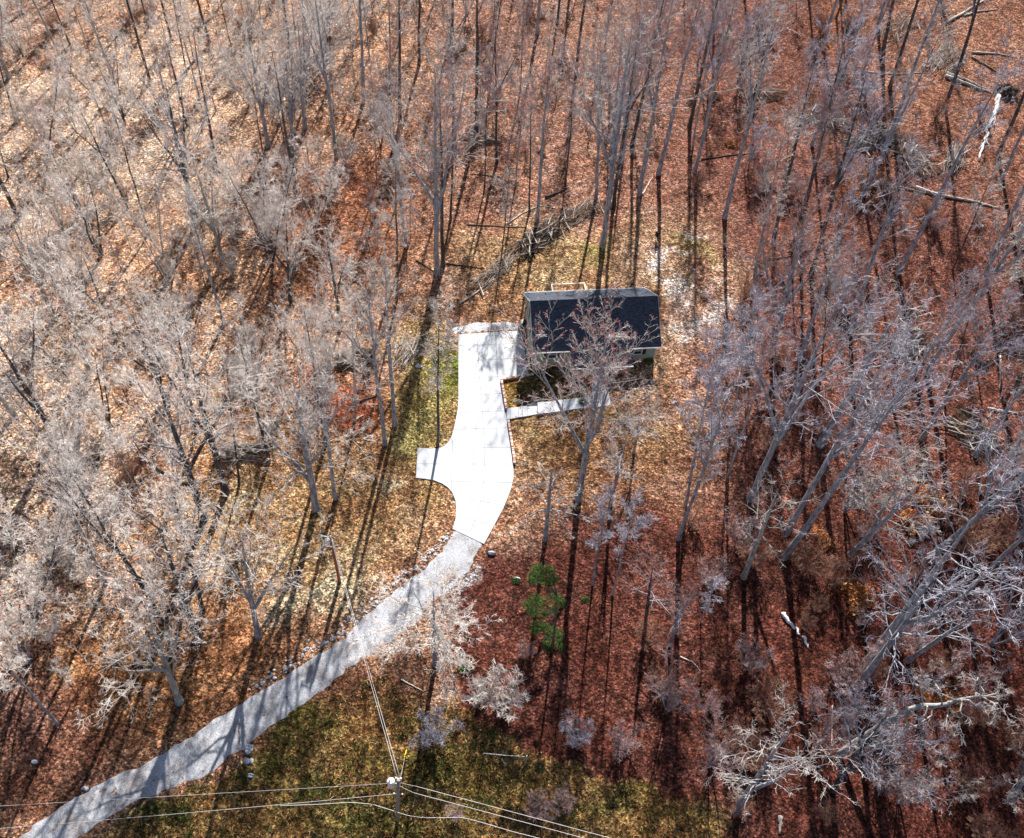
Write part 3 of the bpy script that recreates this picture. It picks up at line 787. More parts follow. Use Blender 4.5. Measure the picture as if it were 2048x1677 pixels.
def make_tree(seed, h=24, r=.26,  clear=.45, n1=16, ang=42, len1=.30, up1=.12, curl=.10, top_thin=.12, c2=8, c3=7, c4=5, forks=0, stems=1,
              wob=.02, twr=.014, up2=.06, buds=0.0, shape='ascend', spread=1.0, fork_at=.4):
    R = np.random.default_rng(seed)
    trunks = []
    if stems == 1:
        m_ = 14; t = np.linspace(0, 1, m_)
        off = np.cumsum(R.normal(0, wob * h / m_, (m_, 2)), 0); off -= off[0]
        off -= off[-1] * t[:, None] * .7
        P = np.c_[off, t * h]
        rad = r * (1 - t * .55) ; rad = np.where(t > .5, r * .725 * (1 - (t - .5) / .5 * (1 - top_thin)), rad); rad[0] *= 1.35
        trunks.append((P, rad))
        for k in range(forks):
            f = fork_at + .10 * k + R.uniform(-.03, .03); i0 = int(f * (m_ - 1)); p0 = P[i0]
            az = R.uniform(0, 6.28) if k == 0 else az + 2.4
            D = np.array([[math.cos(az) * .42, math.sin(az) * .42, 1.0]])
            q_, rq = grow(p0[None], D, np.array([h * (1 - f) * .92]), np.array([rad[i0] * .8]), np.array([.03]), 10, .05, .04, R)
            trunks.append((q_[0], rq[0]))
    else:
        for k in range(stems):
            az = 6.283 * k / stems + R.uniform(-.4, .4); s_ = R.uniform(.18, .5) * spread
            D = np.array([[math.cos(az) * s_, math.sin(az) * s_, 1.0]]); LL = h * R.uniform(.75, 1.05)
            q_, rq = grow(np.array([[math.cos(az) * r * .6, math.sin(az) * r * .6, 0]]), D, np.array([LL]), np.array([r * R.uniform(.6, 1)]), np.array([.02]), 10, .06, .03, R)
            trunks.append((q_[0], rq[0]))
    TV, TQ = [], []; off = 0
    for P, rad in trunks:
        a, b = tube(P, rad, 8, False); TV.append(a); TQ.append(b + off); off += len(a)
    S0, S1, A0, A1 = [], [], [], []
    def emit(P, rad):
        S0.append(P[:, :-1].reshape(-1, 3)); S1.append(P[:, 1:].reshape(-1, 3)); A0.append(rad[:, :-1].ravel()); A1.append(rad[:, 1:].ravel())
    big0, big1, b0, b1 = [], [], [], []
    tipsP = []
    for ti, (P, rad) in enumerate(trunks):
        hh = np.linalg.norm(P[-1] - P[0])
        nn = n1 if ti == 0 or stems > 1 else max(6, n1 // 2)
        c0 = clear if (ti == 0 or stems > 1) else .12
        pos, D, LL, rr, t = kids(P[None], rad[None], np.array([h * 1.0]), nn, c0, .99, ang, 12, R, len1, .55, taper_len=0)
        tt = (t - c0) / (1 - c0)
        prof = {'ascend': .35 + .85 * np.sin(np.pi * np.clip(tt * .80 + .16, 0, 1)), 'round': .45 + .75 * np.sin(np.pi * np.clip(tt * .7 + .25, 0, 1)), 'cone': 1.15 - .8 * tt}[shape]
        LL = h * len1 * prof * R.uniform(.6, 1.15, len(t))
        r1 = np.clip(rr * .75, .02, r * .42) * np.clip(LL / (h * len1), .35, 1)
        B1, R1 = grow(pos, D, LL, r1, np.full(len(t), .014), 8, curl, up1, R)
        for k in range(len(B1)):
            pass
        big0.append(B1[:, :-1].reshape(-1, 3)); big1.append(B1[:, 1:].reshape(-1, 3)); b0.append(R1[:, :-1].ravel()); b1.append(R1[:, 1:].ravel())
        # second order
        pos, D, L2, rr, t = kids(B1, R1, LL, c2, .18, 1.0, 42, 12, R, .46, .6)
        B2, R2 = grow(pos, D, L2, np.clip(rr * .7, .018, .07), np.full(len(t), .014), 5, curl * .9, up2, R); emit(B2, R2)
        pos, D, L3, rr, t = kids(B2, R2, L2, c3, .15, 1.0, 44, 14, R, .46, .7)
        B3, R3 = grow(pos, D, np.maximum(L3, .35), np.clip(rr * .8, .014, .026), np.full(len(t), .011), 4, curl * .8, up2, R); emit(B3, R3)
        if c4:
            pos, D, L4, rr, t = kids(B3, R3, np.maximum(L3, .5), c4, .15, 1.0, 42, 14, R, .55, .8)
            B4, R4 = grow(pos, D, np.maximum(L4, .28), np.full(len(t), twr), np.full(len(t), twr * .6), 3, curl * .7, up2, R); emit(B4, R4)
            tipsP.append(B4[:, -1])
    V1, Q1 = segs_mesh(np.concatenate(big0), np.concatenate(big1), np.concatenate(b0), np.concatenate(b1), 5)
    V2, Q2 = segs_mesh(np.concatenate(S0), np.concatenate(S1), np.concatenate(A0), np.concatenate(A1), 3)
    Vc = np.concatenate([V1, V2]); Qc = np.concatenate([Q1, Q2 + len(V1)])
    mi = np.zeros(len(Qc), int)
    # the bough bases share the trunk's bark
    mi[:len(Q1)] = 1
    if buds and tipsP:
        tp = np.concatenate(tipsP); tp = tp[R.uniform(0, 1, len(tp)) < buds]
        e = R.normal(0, 1, tp.shape) * .06
        V3, Q3 = segs_mesh(tp - e, tp + e, np.full(len(tp), .035), np.full(len(tp), .03), 3)
        Qc = np.concatenate([Qc, Q3 + len(Vc)]); Vc = np.concatenate([Vc, V3]); mi = np.r_[mi, np.full(len(Q3), 2)]
    tm = mesh_np("trunk", np.concatenate(TV), np.concatenate(TQ), BARK['grey'], smooth=True)
    cm = mesh_np("crown", Vc, Qc, [TWIG['grey'], BARK['grey'], BUD], mi)
    return dict(trunk=tm, crown=cm, h=h, r=r)

PROTO = {
 'tall': [make_tree(11, 27, .27, .50, 18, 40, .22, forks=0, c2=6, c3=4, c4=3), make_tree(12, 27, .27, .44, 18, 38, .24, forks=1, fork_at=.5, c2=6, c3=4, c4=3),
          make_tree(13, 27, .27, .56, 16, 44, .20, c2=6, c3=4, c4=3), make_tree(14, 27, .25, .40, 20, 36, .21, forks=1, fork_at=.6, c2=6, c3=4, c4=3)],
 'slim': [make_tree(21, 20, .13, .42, 14, 38, .17, c2=7, c3=5, c4=4), make_tree(22, 20, .12, .5, 14, 42, .15, c2=7, c3=5, c4=4), make_tree(23, 20, .14, .35, 16, 40, .19, c2=6, c3=5, c4=4)],
 'broad': [make_tree(31, 20, .36, .30, 16, 55, .40, curl=.17, forks=2, fork_at=.34, c2=6, c3=5, c4=3, shape='round', up1=.10),
           make_tree(32, 20, .34, .38, 16, 60, .38, curl=.19, forks=1, fork_at=.42, c2=6, c3=5, c4=3, shape='round', up1=.08),
           make_tree(33, 20, .36, .26, 18, 52, .36, curl=.15, forks=2, fork_at=.30, c2=6, c3=5, c4=3, shape='round', up1=.12)],
 'fan': [make_tree(41, 13, .12, .12, 10, 30, .34, stems=5, c2=6, c3=4, c4=3, up1=.08, up2=.05), make_tree(42, 13, .13, .15, 10, 32, .32, stems=4, c2=5, c3=4, c4=3, up1=.08),
         make_tree(43, 14, .14, .10, 11, 34, .34, stems=4, c2=5, c3=4, c4=3, spread=1.3, up1=.06)],
 'sap': [make_tree(51, 8, .055, .2, 12, 42, .22, c2=5, c3=4, c4=2), make_tree(52, 8, .05, .25, 12, 38, .20, c2=5, c3=4, c4=2), make_tree(53, 9, .05, .1, 6, 32, .25, stems=3, c2=4, c3=4, c4=2)],
 'bush': [make_tree(61, 3.4, .035, .08, 6, 34, .34, stems=9, c2=4, c3=3, c4=1, spread=1.6, twr=.014), make_tree(62, 3.4, .03, .08, 5, 36, .36, stems=12, c2=4, c3=3, c4=1, spread=1.9, twr=.014)],
 'forked': [make_tree(71, 28, .30, .34, 20, 38, .27, forks=2, fork_at=.40, c2=6, c3=4, c4=3), make_tree(72, 28, .32, .36, 20, 40, .28, forks=2, fork_at=.36, c2=6, c3=4, c4=3)],
 'sparse': [make_tree(85, 18, .32, .42, 16, 62, .30, curl=.16, c2=5, c3=4, c4=2, shape='round', up1=.05), make_tree(86, 18, .3, .36, 15, 58, .32, curl=.18, forks=1, c2=5, c3=4, c4=2, shape='round', up1=.06)],
 'maple': [make_tree(81, 27, .34, .46, 22, 36, .27, curl=.07, forks=2, fork_at=.30, c2=7, c3=5, c4=3, buds=.2, up1=.07, twr=.013)],
 'snag': [make_tree(91, 12, .24, .42, 14, 75, .40, curl=.2, c2=4, c3=3, c4=2, top_thin=.5, up1=-.02, up2=-.02, shape='cone')],
 'droop': [make_tree(95, 16, .26, .30, 30, 68, .42, curl=.24, c2=7, c3=5, c4=4, up1=-.02, up2=-.01, shape='round', twr=.022)],
}
PROTO_H = {k: v[0]['h'] for k, v in PROTO.items()}
_set = set()
def place_tree(kind, var, B, axis_, H_, R_, spin, bark_, twig_, name="bare_tree"):
    """B base point, axis_ unit lean axis, H_ height, R_ trunk radius"""
    pr_ = PROTO[kind][var % len(PROTO[kind])]
    e = bpy.data.objects.new(name, None); COL.objects.link(e); e.empty_display_size = .5
    z = Vector(axis_).normalized(); qd = Vector((0, 0, 1)).rotation_difference(z)
    sxy = H_ / pr_['h']; szz = H_ / pr_['h']
    e.matrix_world = Matrix.Translation(Vector(B) - z * .15) @ qd.to_matrix().to_4x4() @ Matrix.Rotation(spin, 4, 'Z')
    ts = R_ / pr_['r']
    # trunk girth: scale the whole tree by height, the trunk mesh also in girth where it stays straight
    for nm in ('trunk', 'crown'):
        o = bpy.data.objects.new(nm, pr_[nm]); COL.objects.link(o); o.parent = e
        o.scale = (sxy, sxy, szz)
        if nm == 'trunk':
            o.material_slots[0].link = 'OBJECT'; o.material_slots[0].material = BARK[bark_]
        else:
            o.material_slots[0].link = 'OBJECT'; o.material_slots[0].material = TWIG[twig_]
            o.material_slots[1].link = 'OBJECT'; o.material_slots[1].material = BARK['pale' if twig_ == 'cream' and bark_ != 'dark' else 'grey' if bark_ == 'dark' else bark_]
    return e

def lean_axis(bx, by, tx, ty):
    """tree rooted at photo pixel b whose stem passes through pixel t: its real lean"""
    B = gpx(bx, by); d0 = math.hypot(tx - bx, ty - by)
    lo, hi = .2, 60
    for _ in range(40):
        h_ = (lo + hi) / 2; q_ = proj(B + [0, 0, h_])
        if math.hypot(q_[0] - bx, q_[1] - by) < d0: lo = h_
        else: hi = h_
    T = px(tx, ty, B[2] + h_)
    ax = T - B; ax /= np.linalg.norm(ax)
    return B, ax

# (base x, base y, a point up the stem x, y, kind, height, girth radius, bark, twigs)
HAND = [
 (1156, 1000, 1180, 870, 'maple', 25, .34, 'grey', 'grey'), (1090, 1079, 1107, 906, 'snag', 12, .26, 'grey', 'grey'), (875, 893, 876, 765, 'slim', 21, .2, 'dark', 'grey'),
 (770, 889, 750, 720, 'tall', 24, .24, 'grey', 'grey'), (790, 850, 781, 700, 'tall', 23, .22, 'grey', 'grey'), (1205, 493, 1224, 350, 'forked', 30, .33, 'grey', 'grey'),
 (1074, 444, 1090, 200, 'tall', 23, .30, 'grey', 'rose'), (1228, 412, 1245, 290, 'tall', 26, .30, 'dark', 'rose'), (1192, 400, 1196, 290, 'tall', 22, .22, 'grey', 'grey'),
 (1278, 390, 1313, 190, 'tall', 28, .28, 'grey', 'rose'), (1317, 349, 1372, 110, 'tall', 29, .28, 'grey', 'rose'), (1389, 345, 1430, 170, 'tall', 27, .22, 'grey', 'rose'),
 (1379, 253, 1420, 60, 'tall', 27, .24, 'dark', 'rose'), (1449, 437, 1500, 240, 'tall', 28, .25, 'grey', 'grey'), (1505, 575, 1545, 380, 'slim', 24, .16, 'grey', 'grey'),
 (1601, 451, 1650, 250, 'tall', 28, .28, 'dark', 'lilac'), (1583, 496, 1610, 400, 'slim', 22, .15, 'dark', 'rose'), (1623, 547, 1680, 340, 'tall', 28, .24, 'dark', 'lilac'),
 (1547, 480, 1585, 320, 'tall', 26, .22, 'dark', 'lilac'), (1855, 745, 1925, 640, 'tall', 30, .32, 'grey', 'grey'), (1772, 294, 1835, 120, 'tall', 28, .2, 'grey', 'grey'),
 (1891, 212, 1940, 60, 'tall', 26, .2, 'dark', 'rose'), (1780, 174, 1815, 65, 'tall', 26, .2, 'dark', 'rose'), (1725, 150, 1765, 40, 'slim', 24, .15, 'grey', 'rose'),
 (1767, 99, 1785, 10, 'tall', 26, .22, 'dark', 'rose'), (1997, 308, 2040, 205, 'tall', 26, .2, 'dark', 'grey'), (1796, 547, 1881, 383, 'tall', 30, .28, 'grey', 'lilac'),
 (1905, 540, 1925, 492, 'slim', 16, .14, 'dark', 'grey'), (1973, 547, 2018, 444, 'tall', 26, .22, 'grey', 'lilac'), (1357, 1079, 1430, 870, 'slim', 27, .32, 'grey', 'lilac'),
 (1371, 1010, 1410, 810, 'slim', 24, .28, 'grey', 'lilac'), (1500, 1000, 1600, 775, 'forked', 29, .42, 'grey', 'lilac'), (1570, 1115, 1690, 950, 'tall', 30, .34, 'grey', 'lilac'),
 (1570, 1069, 1650, 930, 'tall', 29, .32, 'grey', 'lilac'), (1487, 1155, 1535, 1030, 'sparse', 15, .42, 'pale', 'grey'), (1861, 1114, 1985, 1010, 'forked', 28, .32, 'grey', 'lilac'),
 (1712, 1377, 1795, 1270, 'sparse', 19, .26, 'grey', 'lilac'), (1733, 1330, 1840, 1185, 'sparse', 26, .34, 'grey', 'lilac'), (1815, 1322, 1905, 1260, 'sparse', 14, .16, 'grey', 'lilac'),
 (1471, 1623, 1565, 1480, 'sparse', 17, .34, 'grey', 'grey'), (1891, 799, 1912, 725, 'slim', 18, .14, 'dark', 'rose'), (1950, 912, 2030, 800, 'tall', 24, .22, 'grey', 'grey'),
 (2031, 895, 2048, 865, 'tall', 24, .24, 'grey', 'grey'), (1946, 702, 1975, 655, 'slim', 18, .14, 'grey', 'grey'),
 (359, 1405, 318, 1290, 'broad', 17, .5, 'pale', 'cream'), (516, 1272, 492, 1130, 'broad', 16, .26, 'grey', 'cream'), (398, 1281, 350, 1150, 'broad', 19, .27, 'dark', 'cream'),
 (405, 1222, 382, 1130, 'tall', 21, .25, 'dark', 'cream'), (72, 1238, 35, 1165, 'fan', 15, .2, 'dark', 'cream'), (58, 1325, 15, 1270, 'fan', 13, .2, 'grey', 'cream'),
 (632, 1018, 612, 905, 'broad', 20, .24, 'grey', 'cream'), (672, 997, 655, 870, 'tall', 22, .19, 'grey', 'grey'), (651, 888, 634, 780, 'tall', 20, .2, 'dark', 'grey'),
 (538, 922, 515, 830, 'tall', 19, .18, 'dark', 'grey'), (478, 970, 465, 850, 'slim', 18, .14, 'dark', 'grey'), (451, 984, 412, 840, 'broad', 21, .26, 'dark', 'cream'),
 (407, 1038, 360, 898, 'broad', 21, .26, 'dark', 'cream'), (393, 868, 375, 775, 'tall', 18, .2, 'dark', 'cream'), (219, 854, 178, 765, 'fan', 15, .2, 'dark', 'cream'),
 (181, 738, 138, 660, 'fan', 17, .17, 'pale', 'cream'), (165, 985, 150, 920, 'fan', 13, .2, 'grey', 'cream'), (673, 318, 655, 180, 'tall', 25, .22, 'grey', 'cream'),
 (434, 338, 415, 230, 'tall', 21, .22, 'dark', 'cream'), (393, 448, 365, 320, 'broad', 20, .22, 'dark', 'cream'), (355, 301, 340, 235, 'tall', 18, .2, 'pale', 'cream'),
 (202, 513, 175, 430, 'fan', 16, .18, 'dark', 'cream'), (89, 369, 103, 260, 'slim', 18, .14, 'dark', 'cream'), (32, 243, 10, 170, 'slim', 20, .16, 'dark', 'cream'),
 (17, 355, 2, 310, 'slim', 16, .15, 'dark', 'cream'), (343, 82, 330, 30, 'tall', 20, .2, 'dark', 'cream'), (297, 58, 285, 10, 'slim', 20, .14, 'dark', 'cream'),
 (590, 178, 574, 60, 'tall', 24, .22, 'dark', 'cream'), (600, 168, 592, 90, 'slim', 20, .14, 'dark', 'rose'), (465, 103, 450, 40, 'slim', 19, .15, 'dark', 'cream'),
 (250, 250, 222, 175, 'fan', 14, .15, 'dark', 'cream'), (140, 89, 118, 35, 'slim', 20, .16, 'dark', 'cream'), (543, 530, 535, 440, 'fan', 16, .18, 'dark', 'cream'),
 (901, 441, 905, 260, 'slim', 22, .18, 'dark', 'rose'), (953, 263, 955, 90, 'tall', 27, .24, 'dark', 'rose'), (969, 376, 972, 280, 'slim', 17, .14, 'dark', 'rose'),
 (1059, 424, 1062, 240, 'slim', 18, .19, 'dark', 'rose'), (874, 547, 872, 350, 'forked', 28, .26, 'grey', 'grey'), (886, 533, 884, 350, 'tall', 24, .18, 'dark', 'rose'),
 (1003, 513, 1014, 400, 'slim', 13, .19, 'dark', 'grey'), (1131, 369, 1138, 290, 'slim', 18, .18, 'dark', 'rose'), (727, 205, 722, 70, 'tall', 25, .22, 'grey', 'grey'),
 (813, 495, 803, 415, 'tall', 21, .18, 'grey', 'grey'), (905, 68, 906, 10, 'tall', 24, .22, 'dark', 'rose'), (1264, 290, 1290, 170, 'tall', 26, .22, 'dark', 'rose'),
 (871, 1330, 866, 1130, 'droop', 14, .26, 'grey', 'cream'), (800, 250, 800, 120, 'tall', 24, .2, 'dark', 'grey'), (838, 130, 838, 50, 'tall', 24, .2, 'dark', 'rose'),
 (1290, 1250, 1300, 1180, 'sparse', 11, .14, 'dark', 'rose'), (1185, 1170, 1200, 1080, 'slim', 15, .17, 'grey', 'lilac'), (1225, 1190, 1245, 1110, 'slim', 16, .16, 'grey', 'lilac'),
 (1220, 1010, 1240, 930, 'sparse', 12, .25, 'grey', 'grey'), (1268, 905, 1277, 840, 'broad', 8.5, .18, 'grey', 'grey'), (1340, 1290, 1355, 1230, 'sparse', 10, .12, 'grey', 'rose'),
 (1600, 720, 1640, 600, 'tall', 26, .22, 'grey', 'lilac'), (1640, 760, 1645, 700, 'slim', 18, .15, 'dark', 'grey'), (1700, 660, 1740, 540, 'tall', 26, .2, 'grey', 'lilac'),
 (1545, 700, 1565, 620, 'broad', 20, .22, 'grey', 'rose'), (1460, 860, 1475, 780, 'slim', 19, .22, 'grey', 'lilac'), (1455, 955, 1480, 880, 'slim', 22, .18, 'grey', 'rose'),
 (1640, 890, 1700, 790, 'sparse', 22, .26, 'grey', 'grey'), (1700, 1110, 1760, 1050, 'sparse', 16, .2, 'grey', 'grey'), (1985, 1290, 2040, 1240, 'fan', 14, .18, 'grey', 'lilac'),
 (1930, 1190, 2000, 1120, 'tall', 24, .26, 'grey', 'lilac'), (2020, 1600, 2048, 1560, 'sparse', 14, .2, 'grey', 'grey'),
 (1335, 1420, 1345, 1380, 'fan', 8, .1, 'grey', 'rose'), (1420, 1530, 1450, 1490, 'fan', 8, .1, 'grey', 'rose'), (1640, 1480, 1670, 1440, 'fan', 7, .1, 'dark', 'rose'),
]
trees = []      # dicts: obj, bx, by, kind, bark, twig
TR = random.Random(3)
for i, (bx, by, tx, ty, kd, hh, rr, bk, tw) in enumerate(HAND):
    B, ax = lean_axis(bx, by, tx, ty)
    spin = TR.uniform(0, 6.28)
    e = place_tree(kd, i, B, ax, hh, rr, spin, bk, tw)
    trees.append(dict(o=e, bx=bx, by=by, kd=kd, bk=bk, tw=tw, h=hh, B=B))

# woods between the mapped stems
CLEAR = [[(700, 660), (870, 640), (1000, 560), (940, 520), (1180, 420), (1260, 400), (1470, 470), (1450, 640), (1480, 780), (1400, 880), (1290, 960), (1060, 1120), (990, 1130), (880, 1180), (860, 1300),
          (760, 1340), (430, 1500), (130, 1677), (-40, 1720), (140, 1560), (330, 1470), (480, 1340), (430, 1250), (540, 1100), (560, 960), (700, 900), (800, 760)],
         [(-40, 1780), (260, 1590), (480, 1490), (760, 1320), (840, 1330), (1100, 1440), (1260, 1560), (1400, 1640), (1400, 1800)],
         [(930, 1120), (1120, 1110), (1150, 1230), (1230, 1320), (1240, 1440), (900, 1380), (880, 1200)]]
def blocked(x, y): return (880 < x < 1200 and 380 < y < 620) or any(in_poly(np.array([x]), np.array([y]), c)[0] for c in CLEAR)
def scatter(n, test, mind, margin=25, key=0, tries=60000):
    Rr = random.Random(key); out = []
    pts = [t['B'][:2] for t in trees] if mind > 1.5 else []
    while len(out) < n and tries:
        tries -= 1
        w = np.array([Rr.uniform(-90, 90), Rr.uniform(14, 172)])
        ix, iy = proj([w[0], w[1], gz(w)])
        if not (-margin < ix < 2048 + margin and -margin < iy < 1677 + margin): continue
        if not test(ix, iy, Rr): continue
        if blocked(ix, iy): continue
        if any((w[0] - p[0]) ** 2 + (w[1] - p[1]) ** 2 < mind * mind for p in pts): continue
        pts.append(w); out.append((w[0], w[1], ix, iy))
    return out
def test_w(ix, iy, R):
    d = 1.0
    if ix > 1150 and iy > 1150: d = .13
    elif ix > 1480: d = .22
    elif ix > 1000 and iy < 420: d = .6
    if 350 < ix < 620 and iy > 1050: d = .12
    if ix < 400 and iy > 1350: d = .45
    return R.random() < d
fill = scatter(135, test_w, 4.0, key=5)
for k, (wx, wy, ix, iy) in enumerate(fill):
    R_ = TR.random()
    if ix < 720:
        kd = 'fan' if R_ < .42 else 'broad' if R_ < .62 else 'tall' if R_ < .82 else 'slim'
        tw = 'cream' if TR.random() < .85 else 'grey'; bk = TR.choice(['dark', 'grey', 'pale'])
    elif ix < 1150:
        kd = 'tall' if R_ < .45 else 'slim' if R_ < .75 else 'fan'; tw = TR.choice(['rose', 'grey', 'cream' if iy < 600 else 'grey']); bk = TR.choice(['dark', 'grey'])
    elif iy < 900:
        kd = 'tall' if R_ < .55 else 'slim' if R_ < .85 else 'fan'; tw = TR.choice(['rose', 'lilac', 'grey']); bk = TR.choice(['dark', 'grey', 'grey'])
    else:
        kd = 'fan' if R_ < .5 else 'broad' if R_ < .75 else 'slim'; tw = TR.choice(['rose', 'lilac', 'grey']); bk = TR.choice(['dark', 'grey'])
    hh = {'fan': 11, 'broad': 16, 'tall': 23, 'slim': 19}[kd] * TR.uniform(.72, 1.15)
    B = np.array([wx, wy, gz((wx, wy))])
    ax = np.array([TR.gauss(0, .05), TR.gauss(0, .05), 1.0])
    if ix < 500: ax[0] -= .06
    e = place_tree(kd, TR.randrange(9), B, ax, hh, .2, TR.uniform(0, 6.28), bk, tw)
    trees.append(dict(o=e, bx=ix, by=iy, kd=kd, bk=bk, tw=tw, h=hh, B=B))
saps = []
for k, (wx, wy, ix, iy) in enumerate(scatter(230, lambda a, b, R: R.random() < (1 if (a < 1250 and b < 620) or a < 420 else .35), 1.4, key=9)):
    B = np.array([wx, wy, gz((wx, wy))]); hh = TR.uniform(4.5, 9.5)
    tw = 'cream' if ix < 600 and TR.random() < .7 else TR.choice(['rose', 'grey', 'lilac' if ix > 1100 else 'grey'])
    bk = TR.choice(['dark', 'grey'])
    e = place_tree('sap', TR.randrange(9), B, np.array([TR.gauss(0, .08), TR.gauss(0, .08), 1]), hh, .05, TR.uniform(0, 6.28), bk, tw, "bare_sapling")
    saps.append(dict(o=e, bx=ix, by=iy, kd='sap', bk=bk, tw=tw, h=hh, B=B))

brush_sh = []
def tb(a, b, R):
    if a > 1250 and b > 1050: return R.random() < 1
    if a > 1380 and b > 300: return R.random() < .35
    if a < 700 and b < 1150: return R.random() < .30
    return R.random() < .10
for k, (wx, wy, ix, iy) in enumerate(scatter(150, tb, 1.3, key=31)):
    B = np.array([wx, wy, gz((wx, wy))]); hh = TR.uniform(1.6, 3.4) * (1.15 if ix > 1200 else 1)
    tw = ('rose' if TR.random() < .35 else 'rust') if ix > 1150 else TR.choice(['cream', 'grey', 'rust'])
    e = place_tree('bush', TR.randrange(8), B, np.array([TR.gauss(0, .1), TR.gauss(0, .1), 1]), hh, .03, TR.uniform(0, 6.28), 'dark', tw, "bare_shrub")
    brush_sh.append(dict(o=e, bx=ix, by=iy, kd='bush', bk='dark', tw=tw, h=hh, B=B))
# ------------------------------------------------------------------ woods beyond the frame (one far mass: it only shades the edges of what is seen)
def arrays(me):
    v = np.empty(len(me.vertices) * 3, np.float32); me.vertices.foreach_get('co', v)
    q_ = np.empty(len(me.loops), np.int32); me.loops.foreach_get('vertex_index', q_)
    return v.reshape(-1, 3).astype(float), q_.reshape(-1, 4)
lowp = [make_tree(301, 24, .22, .45, 12, 42, .24, c2=5, c3=4, c4=0), make_tree(302, 22, .2, .4, 12, 44, .26, c2=5, c3=4, c4=0)]
LA = [[arrays(p_['trunk']), arrays(p_['crown'])] for p_ in lowp]
Vs, Qs, Ms, off = [], [], [], 0
Rb = random.Random(77); cnt = 0; pts = []
while cnt < 230:
    w = (Rb.uniform(-150, 150), Rb.uniform(0, 225)); z = float(ground(*w)); ix, iy = proj([w[0], w[1], z])
    dd = np.array([w[0], w[1], z]) - CC
    if dd @ CF > 5 and -30 < ix < 2078 and -30 < iy < 1700: continue
    if dd @ CF <= 5 or iy > 1690:
        if abs(w[0]) < 50 and w[1] < 20: continue
        if dd @ CF > 5 and ix > -200 and ix < 900: continue
    if any((w[0] - a) ** 2 + (w[1] - b) ** 2 < 25 for a, b in pts): continue
    pts.append(w); cnt += 1
    s_ = Rb.uniform(.75, 1.15); a = Rb.uniform(0, 6.28); c_, d_ = math.cos(a) * s_, math.sin(a) * s_
    M = np.array([[c_, d_, 0], [-d_, c_, 0], [0, 0, s_]])
    for j, (vv, qq) in enumerate(LA[cnt % 2]):
        Vs.append(vv @ M + [w[0], w[1], z - .2]); Qs.append(qq + off); off += len(vv); Ms.append(np.full(len(qq), j))
tag(add("surrounding_woods", mesh_np("surrounding_woods", np.concatenate(Vs), np.concatenate(Qs), [BARK['grey'], TWIG['grey']], np.concatenate(Ms))), kind='stuff')

# ------------------------------------------------------------------ logs, sticks and brush piles
LOGM = {'pale': noise_mat("weathered_log", (.42, .34, .28), (.74, .68, .62), 2.5, stretch=(1, 1, 1), bump=.3), 'white': noise_mat("bleached_log", (.70, .68, .68), (.92, .90, .90), 3, bump=.2),
        'dark': noise_mat("dark_log", (.05, .035, .03), (.16, .12, .10), 2.5, bump=.3), 'brown': noise_mat("brown_log", (.20, .12, .08), (.42, .29, .2), 2.5, bump=.3)}
def log(pts, r, m_, label, cat="log", name="fallen_log", r1=None, twigs=0, lift=.0, group=None):
    P = [gpx(*p) for p in pts]; n = 4 * len(P)
    P = resample(P, n); r1 = r * .45 if r1 is None else r1
    rad = np.linspace(r, r1, n)
    P[:, 2] = ground(P[:, 0], P[:, 1]) + rad * .8 + lift
    P[1:-1] += rng.normal(0, r * .25, (n - 2, 3)) * [1, 1, .3]
    org = P[0].copy(); Vv, Q_ = tube(P - org, rad, 9)
    mb = MB(); mb.addm(Vv, Q_)
    me_ = mb.mesh(name, LOGM[m_], True)
    o = add(name, me_, None, org)
    if twigs:
        R = np.random.default_rng(int(abs(org[0] * 100)) % 9999)
        pos, D, LL, rr, t = kids((P - org)[None], rad[None], np.array([np.linalg.norm(P[-1] - P[0])]), twigs, .3, 1, 35, 12, R, .45, .5)
        B1, R1 = grow(pos, D, LL, np.clip(rr * .6, .02, .08), np.full(len(t), .012), 6, .12, -.01, R)
        p2, D2, L2, r2, t2 = kids(B1, R1, LL, 5, .2, 1, 40, 12, R, .4, .6)
        B2, R2 = grow(p2, D2, L2, np.full(len(t2), .016), np.full(len(t2), .008), 4, .15, .0, R)
        SS = [(B1, R1), (B2, R2)]
        a = np.concatenate([b[:, :-1].reshape(-1, 3) for b, _ in SS]); b_ = np.concatenate([b[:, 1:].reshape(-1, 3) for b, _ in SS])
        a[:, 2] = np.maximum(a[:, 2], -.1); b_[:, 2] = np.maximum(b_[:, 2], -.1)
        Vv, Q_ = segs_mesh(a, b_, np.concatenate([q_[:, :-1].ravel() for _, q_ in SS]), np.concatenate([q_[:, 1:].ravel() for _, q_ in SS]), 4)
        add("branches", mesh_np("branches", Vv, Q_, LOGM[m_]), o)
    return tag(o, label, cat, group)
W = log([(1995, 196), (1987, 235), (1973, 258), (1975, 268), (1967, 290), (1957, 322)], .36, 'white', "white barkless fallen trunk lying downhill from its round root plate in the upper right clearing", twigs=4, r1=.12)
